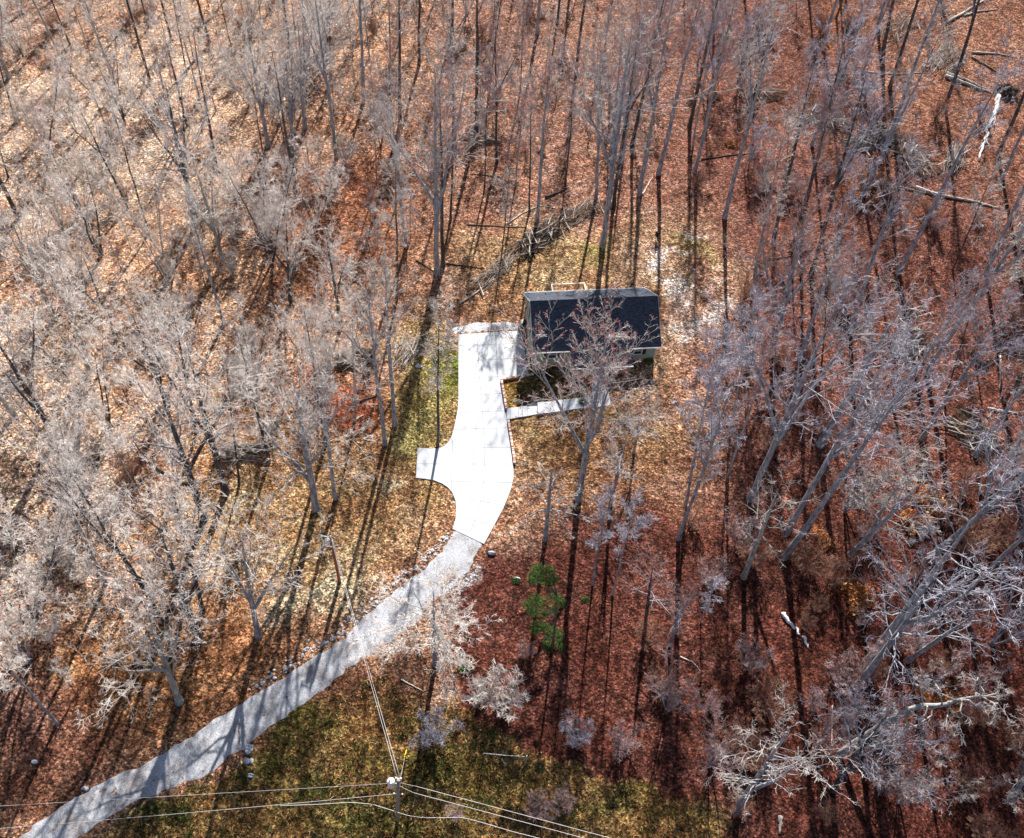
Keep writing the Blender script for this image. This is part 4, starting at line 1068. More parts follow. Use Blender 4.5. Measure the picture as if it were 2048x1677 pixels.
# root plate
P = gpx(2011, 186); mb = MB()
Rr = np.random.default_rng(5); n = 420
rp = empty("root_plate", P, "dark round upturned root plate at the head of the white fallen trunk", "root plate")
a = Rr.uniform(0, 6.283, n); e_ = Rr.uniform(.1, 1.0, n)
p0 = np.c_[np.cos(a) * .5, np.sin(a) * .3 + .1, np.abs(np.sin(a)) * .4 + .25]; p1 = np.c_[np.cos(a) * 2.0 * e_, np.sin(a) * 1.5 * e_, .3 + Rr.uniform(0, 1.3, n) * (1 - e_ * .6)]
Vv, Q_ = segs_mesh(p0, p1, np.full(n, .06), np.full(n, .025), 4)
add("roots", mesh_np("roots", Vv, Q_, LOGM['dark']), rp)
def lump(r, seed, sub=2, squash=.7, rough=.18):
    import bmesh
    bm = bmesh.new(); bmesh.ops.create_icosphere(bm, subdivisions=sub, radius=1)
    R = np.random.default_rng(seed); k = R.normal(0, 1, (5, 3)); ph_ = R.uniform(0, 6, 5)
    sc = np.array([1, R.uniform(.65, 1), squash * R.uniform(.8, 1.1)])
    for v in bm.verts:
        c = np.array(v.co); f = 1 + rough * sum(math.sin(2.2 * (k[i] @ c) + ph_[i]) for i in range(5)) / 2
        v.co = Vector(c * f * r * sc)
    me_ = bpy.data.meshes.new("rock"); bm.to_mesh(me_); bm.free(); return me_
me_ = lump(1.0, 4, 3, .55, .3); me_.materials.append(noise_mat("root_soil", (.05, .03, .02), (.13, .08, .05), 4, bump=.6)); so = add("soil", me_, rp, (0, .1, .35)); so.scale = (1.3, .9, 1.3)

LOGS = [
 ([(1891, 154), (1935, 170), (1981, 186)], .24, 'pale', "thick pale double log end lying left of the dark root plate", 0), ([(1893, 147), (1930, 160), (1972, 178)], .17, 'pale', "thinner pale pole lying just above the thick log left of the root plate", 3),
 ([(1895, 46), (1930, 24), (1966, 2)], .22, 'pale', "long pale log running up to the top edge in the right corner", 5), ([(1927, 33), (1955, 24), (1992, 20)], .14, 'pale', "short pale limb forking off to the right from the top corner log", 0),
 ([(1943, 106), (1990, 108), (2026, 114)], .15, 'pale', "pale log lying level above the root plate", 0), ([(1943, 115), (1975, 133), (2011, 156)], .14, 'brown', "brown log slanting down towards the root plate", 0),
 ([(1758, 366), (1815, 380), (1881, 394)], .17, 'brown', "brown log left of the long fallen pole on the right slope", 4), ([(1830, 376), (1881, 393), (1940, 403), (1997, 417)], .22, 'pale', "long pale fallen log on the right slope below the brush arc", 6),
 ([(1403, 320), (1455, 312), (1519, 306)], .12, 'dark', "dark straight pole lying level between the tall trunks right of the lawn", 0), ([(1091, 396), (1112, 388), (1134, 377)], .19, 'dark', "short dark log between the trunks above the long brush pile", 0),
 ([(1284, 391), (1295, 373), (1305, 355)], .12, 'pale', "short pale pole leaning right of the trunks above the back lawn", 0), ([(1232, 375), (1245, 383)], .13, 'brown', "stubby brown log beside the trunks above the back lawn", 0),
 ([(362, 297), (400, 322), (454, 352)], .22, 'dark', "dark fallen trunk slanting across the upper left woods", 3), ([(509, 304), (524, 311), (537, 318)], .15, 'dark', "short dark log in the upper left woods", 0),
 ([(706, 810), (730, 800), (753, 793)], .13, 'dark', "dark thin log left of the twin trunks beside the drive", 3), ([(708, 843), (718, 836), (727, 831)], .12, 'pale', "small pale log below the dark log near the twin trunks", 0),
 ([(1999, 713), (2000, 745), (1999, 780)], .13, 'pale', "upright-lying tan pole near the right edge", 0), ([(1975, 818), (2000, 823), (2036, 828)], .15, 'pale', "pale log at the right edge above the dark brush", 0), ([(1975, 838), (1984, 826), (1990, 812)], .13, 'brown', "orange-brown short log crossing beside the pale right edge log", 0),
 ([(1806, 642), (1824, 632), (1845, 622)], .18, 'dark', "dark forked log above the leafy brush right of the woods centre", 4), ([(1566, 1228), (1576, 1246), (1590, 1258), (1599, 1270)], .22, 'white', "white rotten log on dark leaf litter at lower right", 0),
 ([(1606, 1274), (1610, 1284), (1616, 1297)], .16, 'white', "short white rotten log piece below the longer white one at lower right", 0), ([(1360, 1314), (1385, 1325), (1403, 1345)], .07, 'pale', "thin crooked pale branch in the lower middle leaf litter", 0),
 ([(1665, 1411), (1664, 1450), (1663, 1493)], .06, 'pale', "thin straight pale stick left of the great bent trunk", 0), ([(1560, 1634), (1558, 1668)], .2, 'pale', "split pale log standing out at the bottom edge right of centre", 0),
 ([(802, 1360), (825, 1372), (847, 1384)], .07, 'pale', "thin pale branch beside the bluish shrub under the road", 0), ([(1000, 355), (975, 352), (942, 349)], .1, 'dark', "dark thin log lying level above the dark snag", 0),
 ([(934, 450), (985, 452), (1050, 455)], .1, 'brown', "long brown pole lying level left of the long brush pile", 0), ([(832, 521), (855, 535), (872, 547)], .1, 'dark', "dark pole reaching the foot of the tall forked tree left of the lawn", 0),
 ([(893, 528), (930, 533), (970, 538)], .1, 'dark', "dark pole right of the tall forked tree left of the lawn", 0), ([(1012, 450), (1045, 428), (1080, 412), (1112, 418)], .1, 'pale', "pale crooked limb arching above the long brush pile", 3),
 ([(1715, 262), (1760, 280), (1795, 300)], .13, 'brown', "brown pole lying through the arc of brush on the right slope", 2), ([(1740, 315), (1728, 298), (1715, 290)], .1, 'pale', "pale stick below the brush arc on the right slope", 0),
 ([(920, 608), (945, 592), (980, 565), (1010, 540)], .12, 'pale', "long pale sapling trunk lying from the brush pile towards the gravel strip", 6), ([(1695, 400), (1715, 408), (1735, 425)], .1, 'brown', "thin brown log on the leaf slope right of the tall dark trunks", 0),
 ([(1530, 520), (1560, 517), (1590, 512)], .13, 'dark', "dark level log beside the tall trunks right of the lawn", 0), ([(1735, 145), (1790, 150), (1850, 146)], .1, 'pale', "pale thin pole lying level in the upper right woods", 0),
]
for pts, r, m_, lb, tw_ in LOGS: log(pts, r, m_, lb, twigs=tw_)

def brush(cx, cy, L, W_, n, ang, label, mats_, hgt=.9, seed=0, spread=.35, rad=.035, fan=0.0):
    """heap of sticks; ang = heading on the photo in degrees, L, W_ in metres"""
    C0 = gpx(cx, cy); a_ = math.radians(ang); T = gpx(cx + 30 * math.cos(a_), cy - 30 * math.sin(a_)); d = (T - C0)[:2]; d /= np.linalg.norm(d); nrm = np.array([-d[1], d[0]])
    R = np.random.default_rng(seed)
    c = R.uniform(-.5, .5, (n, 2)) * [L * .7, W_]
    th = R.normal(0, spread, n) + fan * (c[:, 1] / W_)
    ll = R.uniform(.35, 1.0, n) * min(L, 6) * .5
    dx = np.cos(th); dy = np.sin(th)
    ctr = c[:, :1] * d + c[:, 1:] * nrm; dr = dx[:, None] * d + dy[:, None] * nrm
    z0 = R.uniform(.03, 1, n) * hgt * np.clip(1 - (2 * c[:, 1] / W_) ** 2, .1, 1) * np.clip(1.1 - (2 * c[:, 0] / L) ** 2, .2, 1)
    tilt = R.normal(0, .10, n)
    a = np.c_[ctr - dr * ll[:, None] / 2, z0 - tilt * ll / 2]; b = np.c_[ctr + dr * ll[:, None] / 2, z0 + tilt * ll / 2]
    mid = (a + b) / 2 + R.normal(0, .07, (n, 3))
    for q_ in (a, mid, b): q_[:, 2] = np.maximum(q_[:, 2], .02) + ground(q_[:, 0] + C0[0], q_[:, 1] + C0[1]) - C0[2]
    r = R.uniform(.35, 1, n) ** 2 * rad + .012
    bigk = max(6, n // 14); ii_ = R.choice(n, bigk, False)
    tt_ = R.uniform(-1.2, 1.2, bigk)[:, None]; dd_ = np.cos(tt_) * d + np.sin(tt_) * nrm; l_ = R.uniform(1.2, 3.2, (bigk, 1))
    cc_ = (a[ii_] + b[ii_]) / 2; cc_[:, 2] = cc_[:, 2] + .25
    up_ = np.c_[dd_ * l_ / 2, R.uniform(-.1, .6, bigk)]
    a[ii_] = cc_ - up_ * [1, 1, .3]; b[ii_] = cc_ + up_; mid[ii_] = cc_ + R.normal(0, .05, (bigk, 3)); r[ii_] = R.uniform(.05, .11, bigk)
    # side twigs on each stick
    k = 3; ti = np.repeat(np.arange(n), k); f = R.uniform(.3, 1, n * k)[:, None]
    s0 = mid[ti] * (1 - f) + b[ti] * f; s1 = s0 + (unit(b[ti] - mid[ti]) + R.normal(0, .55, (n * k, 3)) * [1, 1, .6]) * R.uniform(.2, .9, (n * k, 1)) * .9
    P0 = np.concatenate([a, mid, s0]); P1 = np.concatenate([mid, b, s1])
    R0_ = np.concatenate([r, r * .8, np.full(n * k, .012)]); R1_ = np.concatenate([r * .8, r * .5, np.full(n * k, .007)])
    Vv, Q_ = segs_mesh(P0, P1, R0_, R1_, 4)
    mi = R.integers(0, len(mats_), n); mi[ii_] = len(mats_); mi = np.concatenate([mi, mi, mi[ti]]); mi = np.tile(mi, 4)
    e = add("brush_pile", mesh_np("brush_pile", Vv, Q_, [LOGM[x] for x in mats_] + [LOGM['pale']], mi), None, C0)
    return tag(e, label, "brush pile", "piles of cut brush")
brush(1160, 428, 9, 2.6, 170, 28, "upper end of the long brush pile behind the house, with whitish sticks jutting out", ['pale', 'dark', 'brown', 'dark'], 1.1, 1)
brush(1075, 478, 9, 3.2, 420, 36, "dense black middle heap of the long brush pile behind the house", ['dark', 'dark', 'dark', 'brown'], 1.3, 2, .25)
brush(990, 545, 10, 2.2, 130, 42, "lower end of the long brush pile, pale straight stems pointing at the gravel strip", ['pale', 'brown', 'dark', 'pale'], .8, 3, .18)
brush(478, 908, 5, 2.2, 170, 4, "dark brush pile with pale level sticks in the left woods", ['dark', 'dark', 'pale'], 1.1, 4, .15)
brush(812, 705, 5, 2.6, 130, 62, "fan of pale cut stems right of the twin trunks beside the drive", ['pale', 'pale', 'brown'], 1.0, 5, .25, fan=.6)
brush(1650, 240, 8, 4, 210, -30, "brushy heap at the left end of the arc of cut tops on the right slope", ['brown', 'dark', 'pale'], .8, 6, .5)
brush(1745, 283, 9, 3.2, 330, 12, "grey brush heap in the middle of the arc of cut tops on the right slope", ['dark', 'pale', 'dark'], 1.0, 7, .35)
brush(1830, 320, 8, 4, 250, -52, "brush heap at the right end of the arc of cut tops on the right slope", ['dark', 'pale', 'brown'], .9, 8, .4)
brush(1893, 120, 9, 4.5, 200, 48, "felled treetop of pale parallel limbs left of the root plate", ['pale', 'brown', 'pale'], .8, 9, .22)
brush(1910, 320, 7, 2.6, 110, 65, "bundle of pale stems left of the white fallen trunk", ['pale', 'dark'], .8, 10, .2)
brush(1820, 690, 7, 3.2, 170, 35, "brush pile with pale stems left of the big leaning trunk at right", ['pale', 'dark', 'dark'], .9, 11, .35)
brush(1945, 868, 7, 4, 330, -45, "dark parallel brush beside the leaning trunk near the right edge", ['dark', 'dark', 'dark', 'brown'], .6, 12, .12)
brush(1530, 190, 6, 2.5, 90, -5, "loose dark brush in the upper right woods below the orange saplings", ['dark', 'brown'], .6, 13, .5)
brush(1800, 55, 8, 4, 110, 40, "loose tan brush near the top edge between dark trunks", ['brown', 'pale'], .6, 14, .4)
brush(705, 722, 5, 2.6, 170, 10, "black brush heap in the shade left of the twin trunks", ['dark'], .9, 15, .4)
brush(960, 282, 6, 2, 80, 0, "thin dark brush lying in the woods above the dark snag", ['dark', 'brown'], .4, 16, .4)

# great bent tree at lower right
def bent_tree():
    pts = [(1676, 1512, 0), (1712, 1486, 2.2), (1751, 1460, 4.2), (1780, 1440, 5.6), (1806, 1425, 6.6), (1830, 1415, 7.2), (1858, 1411, 7.7), (1884, 1412, 8.0), (1915, 1400, 8.4), (1960, 1392, 8.8), (2000, 1396, 9)]
    z0 = gpx(1676, 1512)[2]
    P = np.array([px(x, y, z0 + z) for x, y, z in pts]); P = resample(P, 22); org = P[0].copy(); P = P - org
    rad = np.interp(np.linspace(0, 1, 22), [0, .55, 1], [.36, .24, .04])
    e = empty("bent_tree", org, "great bent tree arching right over the lower right woods, pale curved trunk", "tree")
    Vv, Q_ = tube(P, rad, 10); mb = MB(); mb.addm(Vv, Q_); mb.build("trunk", BARK['pale'], e, True)
    R = np.random.default_rng(17)
    L0 = [(.42, (1790, 1500), 4), (.62, (1800, 1480), 5.2), (.75, (1860, 1500), 5), (.8, (1900, 1480), 6), (.88, (2018, 1450), 7.5), (.8, (1990, 1440), 7), (.6, (1815, 1350), 9), (.7, (1850, 1360), 10),
          (.9, (1930, 1350), 11), (.45, (1760, 1420), 7), (.7, (1760, 1530), 3.5), (.55, (1745, 1550), 2.5), (.93, (2010, 1380), 10)]
    BB, RR_, LL_ = [], [], []
    for t, (tx, ty), tz in L0:
        i = t * 21; i0 = min(int(i), 20); p0 = P[i0] * (1 - i + i0) + P[i0 + 1] * (i - i0); p1 = px(tx, ty, z0 + tz) - org
        s_ = np.linspace(0, 1, 8)[:, None]; q_ = p0 * (1 - s_) + p1 * s_ + np.sin(s_ * 3.14) * [0, 0, 1.0]; q_[1:-1] += R.normal(0, .22, (6, 3))
        BB.append(q_); RR_.append(np.linspace(.085, .022, 8)); LL_.append(np.linalg.norm(p1 - p0))
    BB = np.array(BB); RR_ = np.array(RR_); LL_ = np.array(LL_)
    p2, D2, L2, r2, _ = kids(BB, RR_, LL_, 7, .2, 1, 42, 12, R, .45, .6); B2, R2 = grow(p2, D2, L2, np.clip(r2 * .7, .018, .04), np.full(len(L2), .012), 6, .2, .02, R)
    p3, D3, L3, r3, _ = kids(B2, R2, L2, 5, .2, 1, 44, 12, R, .5, .6); B3, R3 = grow(p3, D3, np.maximum(L3, .4), np.full(len(L3), .014), np.full(len(L3), .008), 4, .1, .02, R)
    p4, D4, L4, r4, _ = kids(B3, R3, np.maximum(L3, .4), 4, .2, 1, 44, 12, R, .6, .6); B4, R4 = grow(p4, D4, np.maximum(L4, .3), np.full(len(L4), .011), np.full(len(L4), .006), 3, .1, .0, R)
    SS = [(BB, RR_), (B2, R2), (B3, R3), (B4, R4)]
    Vv, Q_ = segs_mesh(np.concatenate([b[:, :-1].reshape(-1, 3) for b, _ in SS]), np.concatenate([b[:, 1:].reshape(-1, 3) for b, _ in SS]),
                       np.concatenate([q_[:, :-1].ravel() for _, q_ in SS]), np.concatenate([q_[:, 1:].ravel() for _, q_ in SS]), 4)
    add("crown", mesh_np("crown", Vv, Q_, TWIG['grey']), e)
bent_tree()

# ------------------------------------------------------------------ shrubs
SH = [(866, 1478, 3.8, 'lilac', "bushy blue-grey bare shrub on the grass below the gravel road"), (1000, 1410, 4.2, 'cream', "round tan twiggy shrub right of the blue-grey shrub, largest of the lower shrubs"),
      (955, 1398, 2.8, 'grey', "grey bare shrub leaning against the left side of the round tan shrub"), (1150, 1478, 2.8, 'lilac', "blue-grey bare shrub in the lower middle with a bent stem"),
      (1240, 1495, 3.2, 'rose', "pinkish bare shrub right of the blue-grey lower middle shrub"), (1075, 1625, 2.4, 'rose', "low rosy shrub left half of the pair under the power lines"),
      (1125, 1612, 2.2, 'rose', "low rosy shrub right half of the pair under the power lines"), (910, 1632, 1.4, 'rose', "tiny rosy bush just right of the utility pole"), (1330, 1400, 1.8, 'rose', "small faint shrub right of the open leaf slope at lower middle"),
      (1050, 1310, 1.6, 'rose', "small rust coloured shrub just below the green pine"), (455, 905, 3.0, 'cream', "pale shrub at the left end of the dark brush pile"), (150, 900, 4.5, 'cream', "large pale domed shrub in the left woods"),
      (540, 460, 4.5, 'cream', "bright white domed shrub in the upper left woods"), (120, 1100, 4, 'cream', "pale shrub in the lower left woods"), (1960, 240, 2.5, 'lilac', "bluish shrub left of the white fallen trunk"),
      (1720, 200, 4, 'lilac', "bluish dense shrub above the arc of cut tops")]
for i, (x, y, h_, tw, lb) in enumerate(SH):
    pr_ = PROTO['bush'][i % 2]; B = gpx(x, y)
    e = empty("bare_shrub", B - [0, 0, .05], lb, "shrub", "leafless shrubs", rot=(0, 0, i * 1.7))
    for nm in ('trunk', 'crown'):
        o = bpy.data.objects.new('stems' if nm == 'trunk' else 'crown', pr_[nm]); COL.objects.link(o); o.parent = e; o.scale = (h_ / pr_['h'],) * 3
        o.material_slots[0].link = 'OBJECT'; o.material_slots[0].material = BARK['grey'] if nm == 'trunk' else TWIG[tw]

# saplings that keep their brown leaves
LEAF = [mat("orange_leaf", (.50, .19, .05), .8), mat("rust_leaf", (.30, .09, .03), .8), mat("tan_leaf", (.55, .32, .15), .8)]
def leafy_mesh(seed, n=1500, mats_=LEAF, size=.10, flat=.45):
    R = np.random.default_rng(seed)
    cl = R.normal(0, .5, (26, 3)) * [1, 1, flat]; cl[:, 2] = np.abs(cl[:, 2]) + .2
    c = cl[R.integers(0, 26, n)] + R.normal(0, .18, (n, 3)) * [1, 1, .7]; c[:, 2] = np.maximum(c[:, 2], .05)
    a = unit(R.normal(0, 1, (n, 3))); b = unit(np.cross(a, R.normal(0, 1, (n, 3)))); s_ = R.uniform(.5, 1.2, (n, 1)) * size
    Vv = np.stack([c - a * s_, c - b * s_ * .6, c + a * s_, c + b * s_ * .6], 1).reshape(-1, 3)
    return mesh_np("leaves", Vv, np.arange(4 * n).reshape(-1, 4), mats_, R.integers(0, len(mats_), n))
LM = [leafy_mesh(1), leafy_mesh(2)]
for i, (x, y, rp_, lb) in enumerate([(1862, 1010, 44, "large orange-leaved sapling patch in the right woods"), (1820, 1040, 30, "lower left one of the two orange saplings in the right woods"), (1742, 360, 34, "orange sapling right of the tall dark trunks, below the brush arc"),
        (1430, 195, 24, "bright orange sapling at the foot of trunks above the lawn's right side"), (1412, 130, 18, "small red-orange sapling between two tall trunks near the top"), (615, 400, 36, "brown-leaved sapling in the upper middle left woods"),
        (1650, 1085, 20, "small orange sapling between leaning trunks right of centre"), (1700, 45, 34, "orange sapling at the top edge of the right woods"), (1905, 1400, 22, "orange-leaved clump right above the great bent tree"),
        (1722, 1200, 34, "tan-leaved sapling below the orange pair in the right woods"), (1120, 125, 16, "small orange sapling in the top middle woods"), (1960, 720, 24, "orange-leaved clump beside the big leaning trunk at right"),
        (1460, 290, 20, "orange sapling patch right of the lawn's upper corner"), (95, 130, 26, "rust-leaved sapling in the top left woods"), (270, 1190, 18, "small rust-leaved sapling in the lower left woods")]):
    B = gpx(x, y); s_ = rp_ / 14.0 * .62
    e = empty("brown_leaved_sapling", B, lb, "sapling", "saplings that keep their brown leaves", rot=(0, 0, i * 2.1))
    o = add("leaves", LM[i % 2], e); o.scale = (s_, s_, s_ * .9)
    mb = MB()
    for k in range(5):
        a = k * 1.26; mb.tube([(0, 0, -.1), (math.cos(a) * .3 * s_, math.sin(a) * .3 * s_, .35 * s_), (math.cos(a) * .75 * s_, math.sin(a) * .75 * s_, .75 * s_)], [.04, .025, .01], 5)
    mb.build("stems", BARK['grey'], e)

# ------------------------------------------------------------------ young pine
NEED = [mat("pine_green", (.055, .15, .03), .8), mat("pine_dark", (.025, .075, .02), .8), mat("pine_yellow", (.20, .27, .06), .8)]
Bp = gpx(1104, 1300); pine = empty("pine_tree", Bp, "only green pine, sparse open whorls, standing in red leaf litter below the drive", "tree")
ph = 12.0
def pine_at(y):
    lo, hi = 0, ph * 1.2
    for _ in range(30):
        z = (lo + hi) / 2
        x_, y_ = proj(Bp + [(z / ph) * -.6, 0, z])
        if y_ > y: lo = z
        else: hi = z
    return z
mb = MB(); mb.tube([(0, 0, -.2), (-.1, 0, 3), (-.3, 0, 7), (-.6, 0, 11.2)], [.13, .11, .07, .02], 8); mb.build("trunk", noise_mat("pine_bark", (.10, .06, .04), (.25, .16, .11), 6), pine, True)
clumps = [(1075, 1137, 13), (1098, 1142, 12), (1068, 1150, 11), (1107, 1158, 12), (1085, 1160, 12), (1098, 1168, 10), (1064, 1163, 8), (1070, 1200, 15), (1056, 1210, 13), (1086, 1206, 14), (1109, 1196, 14), (1120, 1205, 11), (1088, 1228, 12), (1066, 1225, 12),
          (1108, 1220, 9), (1076, 1252, 14), (1090, 1255, 11), (1070, 1262, 10), (1106, 1264, 12), (1100, 1280, 15), (1118, 1270, 12), (1118, 1288, 12), (1096, 1292, 11), (1122, 1296, 8)]
Rn = np.random.default_rng(8); p0s, p1s, mis = [], [], []; 
for (x, y, r) in clumps:
    z = min(pine_at(y + 14), ph - .6); P = px(x, y, Bp[2] + z) - Bp; rr = r / 20.0 * .95
    mb = MB(); mb.tube([(-.6 * z / ph, 0, max(z - .9, .4)), (P[0] * .6 - .2 * z / ph, P[1] * .6, z - .35), tuple(P)], [.035, .025, .012], 5); mb.build('limb', BARK['dark'], pine)
    n = 260; dirs = unit(Rn.normal(0, 1, (n, 3)) + [0, 0, .35]); c = P + unit(Rn.normal(0, 1, (n, 3))) * Rn.uniform(0, 1, (n, 1)) ** .5 * rr * [1, 1, .45]
    p0s.append(c); p1s.append(c + dirs * Rn.uniform(.15, .30, (n, 1))); mis.append(Rn.choice([0, 0, 1, 2] if x > 1060 or y < 1230 else [0, 2], n))
P0 = np.concatenate(p0s); P1 = np.concatenate(p1s); Vv, Q_ = segs_mesh(P0, P1, np.full(len(P0), .02), np.full(len(P0), .006), 3)
add("needles", mesh_np("needles", Vv, Q_, NEED, np.tile(np.concatenate(mis), 3)), pine)
for x, y, r, lb in [(1031, 1163, .5, "small bright green sprout left of the green pine"), (1170, 1200, .45, "small yellow-green sprout right of the green pine"), (930, 1335, .8, "olive evergreen seedling under the pale road tree"), (872, 722, .5, "dark green seedling between the trunk and the drive's left edge"),
                    (1165, 806, .6, "green spiky plant on the edge of the front walk"), (1296, 722, .7, "dark green foundation shrub at the house's right front corner"), (1098, 752, .6, "dark purple foundation shrub below the left front window")]:
    B = gpx(x, y); n = 420; c = Rn.normal(0, .35, (n, 3)) * r * [1, 1, .6]; c[:, 2] = np.abs(c[:, 2])
    Vv, Q_ = segs_mesh(c, c + unit(Rn.normal(0, 1, (n, 3)) + [0, 0, .8]) * .25 * r, np.full(n, .03 * r + .008), np.full(n, .006), 3)
    mt = NEED if 'purple' not in lb else [mat("purple_leaf", (.10, .03, .05)), mat("purple_leaf_dark", (.04, .02, .03))]
    tag(add("small_evergreen", mesh_np("small_evergreen", Vv, Q_, mt, np.tile(Rn.integers(0, len(mt), n), 3)), None, B), lb, "plant")

# ------------------------------------------------------------------ rough grass (uncountable)
Rg = np.random.default_rng(21); N = 26000
w = np.c_[Rg.uniform(-45, 30, N), Rg.uniform(12, 60, N)]
zz = ground(w[:, 0], w[:, 1]); q_ = np.c_[w, zz] - CC; zc_ = q_ @ CF; gx_ = 1024 + F_PX * (q_ @ CR) / zc_; gy_ = 838.5 + F_PX * (q_ @ CD) / zc_
GB = [(60, 1760), (230, 1645), (310, 1606), (480, 1518), (530, 1485), (650, 1400), (760, 1350), (860, 1410), (960, 1440), (1090, 1510), (1200, 1570), (1420, 1650), (1500, 1760)]
clump_n = np.sin(w[:, 0] * .9 + 1) * np.sin(w[:, 1] * 1.1) + np.sin(w[:, 0] * .37 + w[:, 1] * .5) * .8
ok = in_poly(gx_, gy_, GB) & (Rg.uniform(-1.6, 1.2, N) < clump_n + .4)
w = w[ok]; zz = zz[ok]; n = len(w); k = 9
ti = np.repeat(np.arange(n), k); base = np.c_[w[ti] + Rg.normal(0, .11, (n * k, 2)), zz[ti] - .03]
d = Rg.normal(0, .55, (n * k, 3)); d[:, 2] = Rg.uniform(.6, 1.2, n * k); d = unit(d) * Rg.uniform(.25, .6, (n * k, 1))
side = unit(np.cross(d, Rg.normal(0, 1, (n * k, 3)))) * .028
tip = base + d; tip[:, 2] -= .08
Vv = np.stack([base - side, base + side, tip + side * .3, tip - side * .3], 1).reshape(-1, 3)
kindm = np.where(Rg.uniform(0, 1, n) < .5 - .28 * clump_n[ok], 1, 0); kindm = np.where(Rg.uniform(0, 1, n) < .22, 2, kindm)
me_ = mesh_np("rough_grass", Vv, np.arange(4 * n * k).reshape(-1, 4), [mat("green_blades", (.10, .13, .03), .8), mat("straw_blades", (.50, .33, .15), .8), mat("rust_blades", (.28, .12, .05), .8)], kindm[ti])
tag(add("rough_grass", me_), kind='stuff')

# ------------------------------------------------------------------ stones
ROCKM = noise_mat("white_limestone", (.30, .31, .35), (.72, .73, .78), 2.2, bump=.2); ROCKG = noise_mat("grey_rock", (.14, .16, .19), (.36, .40, .45), 3, bump=.3)
RK = [lump(1, 40 + i, 2, .6, .22) for i in range(5)]
for r_ in RK: r_.materials.append(ROCKM)
path = resample(np.array([gpx(*p)[:2] for p in [(897, 1068), (888, 1082), (868, 1103), (845, 1124), (812, 1150), (776, 1180), (742, 1206), (706, 1238), (662, 1278), (612, 1308), (576, 1334), (540, 1358), (500, 1387)]]), 240)
SEG = ['beside the corner where drive meets gravel', 'in the row left of the pale tree overhanging the road', 'in the row below the bare tree tops left of the road', 'in the row where the power line crosses the road', 'in the row below the pale straw clearing', 'at the lower end of the row beside the gravel road']
for i in range(235):
    p = path[int(i / 235 * 240)] + rng.normal(0, .33, 2) * (1 if i > 40 else .6); r_ = float(rng.uniform(.05, .13)) if rng.uniform() < .9 else .18
    o = add("riprap_rock", RK[i % 5], None, (p[0], p[1], float(ground(*p)) + r_ * .3)); o.scale = (r_ * rng.uniform(.8, 1.3), r_, r_); o.rotation_euler = (0, 0, float(rng.uniform(0, 6.28)))
    seg = SEG[min(int(i / 235 * 6), 5)]; tag(o, 'white riprap rock ' + seg, "rock", "riprap rocks " + seg)
for i in range(16):
    b = gpx(496 + rng.normal(0, 5), 1506 + rng.normal(0, 12)); r_ = float(rng.uniform(.1, .22))
    o = add("riprap_rock", RK[i % 5], None, b + [0, 0, r_ * .3]); o.scale = (r_ * 1.2, r_, r_); o.rotation_euler = (0, 0, i)
    tag(o, "white rock in the small heap on the grass below the road's lower edge", "rock", "white rocks heaped below the road")
for x, y, s_, g_, lb in [(1515, 675, .55, 1, "large dark grey boulder, rightmost of the three stones in the right woods"), (1497, 672, .35, 0, "pale stone left of the dark boulder in the right woods"), (1501, 664, .25, 0, "small white stone above the dark boulder in the right woods"),
                         (984, 1108, .32, 0, "white stone beside the corner where drive and gravel meet"), (1033, 1157, .22, 0, "small cream stone beside the green sprout"), (502, 1551, .24, 0, "lone white stone on the grass below the small rock heap"),
                         (170, 1578, .2, 0, "cream stone on the upper edge of the road near the lower left"), (70, 1525, .2, 0, "white stone in the leaves at lower left"), (838, 733, .3, 0, "white stone left of the drive among leaves")]:
    b = gpx(x, y); me_ = lump(1, int(x), 3, .6, .25); me_.materials.append(ROCKG if g_ else ROCKM)
    o = add("boulder", me_, None, b + [0, 0, s_ * .25]); o.scale = (s_ * 1.3, s_, s_); tag(o, lb, "stone")

# ------------------------------------------------------------------ utility poles and lines
WOODP = noise_mat("grey_pole_wood", (.20, .19, .18), (.40, .38, .36), 3, stretch=(6, 6, .6)); WOODR = noise_mat("red_pole_wood", (.30, .08, .035), (.48, .16, .07), 3, stretch=(6, 6, .6))
METAL = mat("galvanised", (.62, .64, .68), .4, .5, .4); WIRE = mat("bare_wire", (.72, .70, .72), .5, .4); PORC = mat("white_porcelain", (.85, .85, .88), .25, .5); YEL = mat("yellow_guard", (.85, .62, .03), .5)
P1 = gpx(795, 1641); H1 = 9.9
up1 = empty("utility_pole", P1, "grey utility pole with transformer on the grass at the bottom", "utility pole", "utility poles")
T1 = px(796.5, 1562, P1[2] + H1) - P1
def on1(t): return tuple(np.array(T1) * t)
mb = MB(); mb.tube([(0, 0, -.3), on1(.35), on1(.7), on1(1)], [.17, .155, .14, .12], 10); mb.build("pole", WOODP, up1, True)
mb = MB(); c = np.array(on1(.93)) + [-.52, 0, 0]; mb.tube([c + [0, 0, -.55], c + [0, 0, .45], c + [0, 0, .52]], [.28, .28, .2], 14); tr = mb.build("transformer", PORC, up1)
mb = MB(); mb.tube([c + [-.1, 0, .5], c + [-.1, 0, .85]], [.06, .04], 8); mb.tube([c + [.3, 0, 0], c + [.55, 0, 0]], .05, 6); mb.build("bushing", PORC, tr)
for zt, w_ in ((.99, .2), (.62, .32)):
    mb = MB(); c = np.array(on1(zt)); mb.bar(c + [-w_, .18, 0], c + [w_, .18, 0], .09, .12); b_ = mb.build("bracket", BLACK if zt < .9 else METAL, up1)
    for s_ in (-1, 1):
        mb = MB(); mb.tube([c + [s_ * w_, .18, .05], c + [s_ * w_, .18, .22]], [.07, .05], 8); mb.build("insulator", PORC, up1)
P2 = gpx(679, 1162); H2 = 7.7
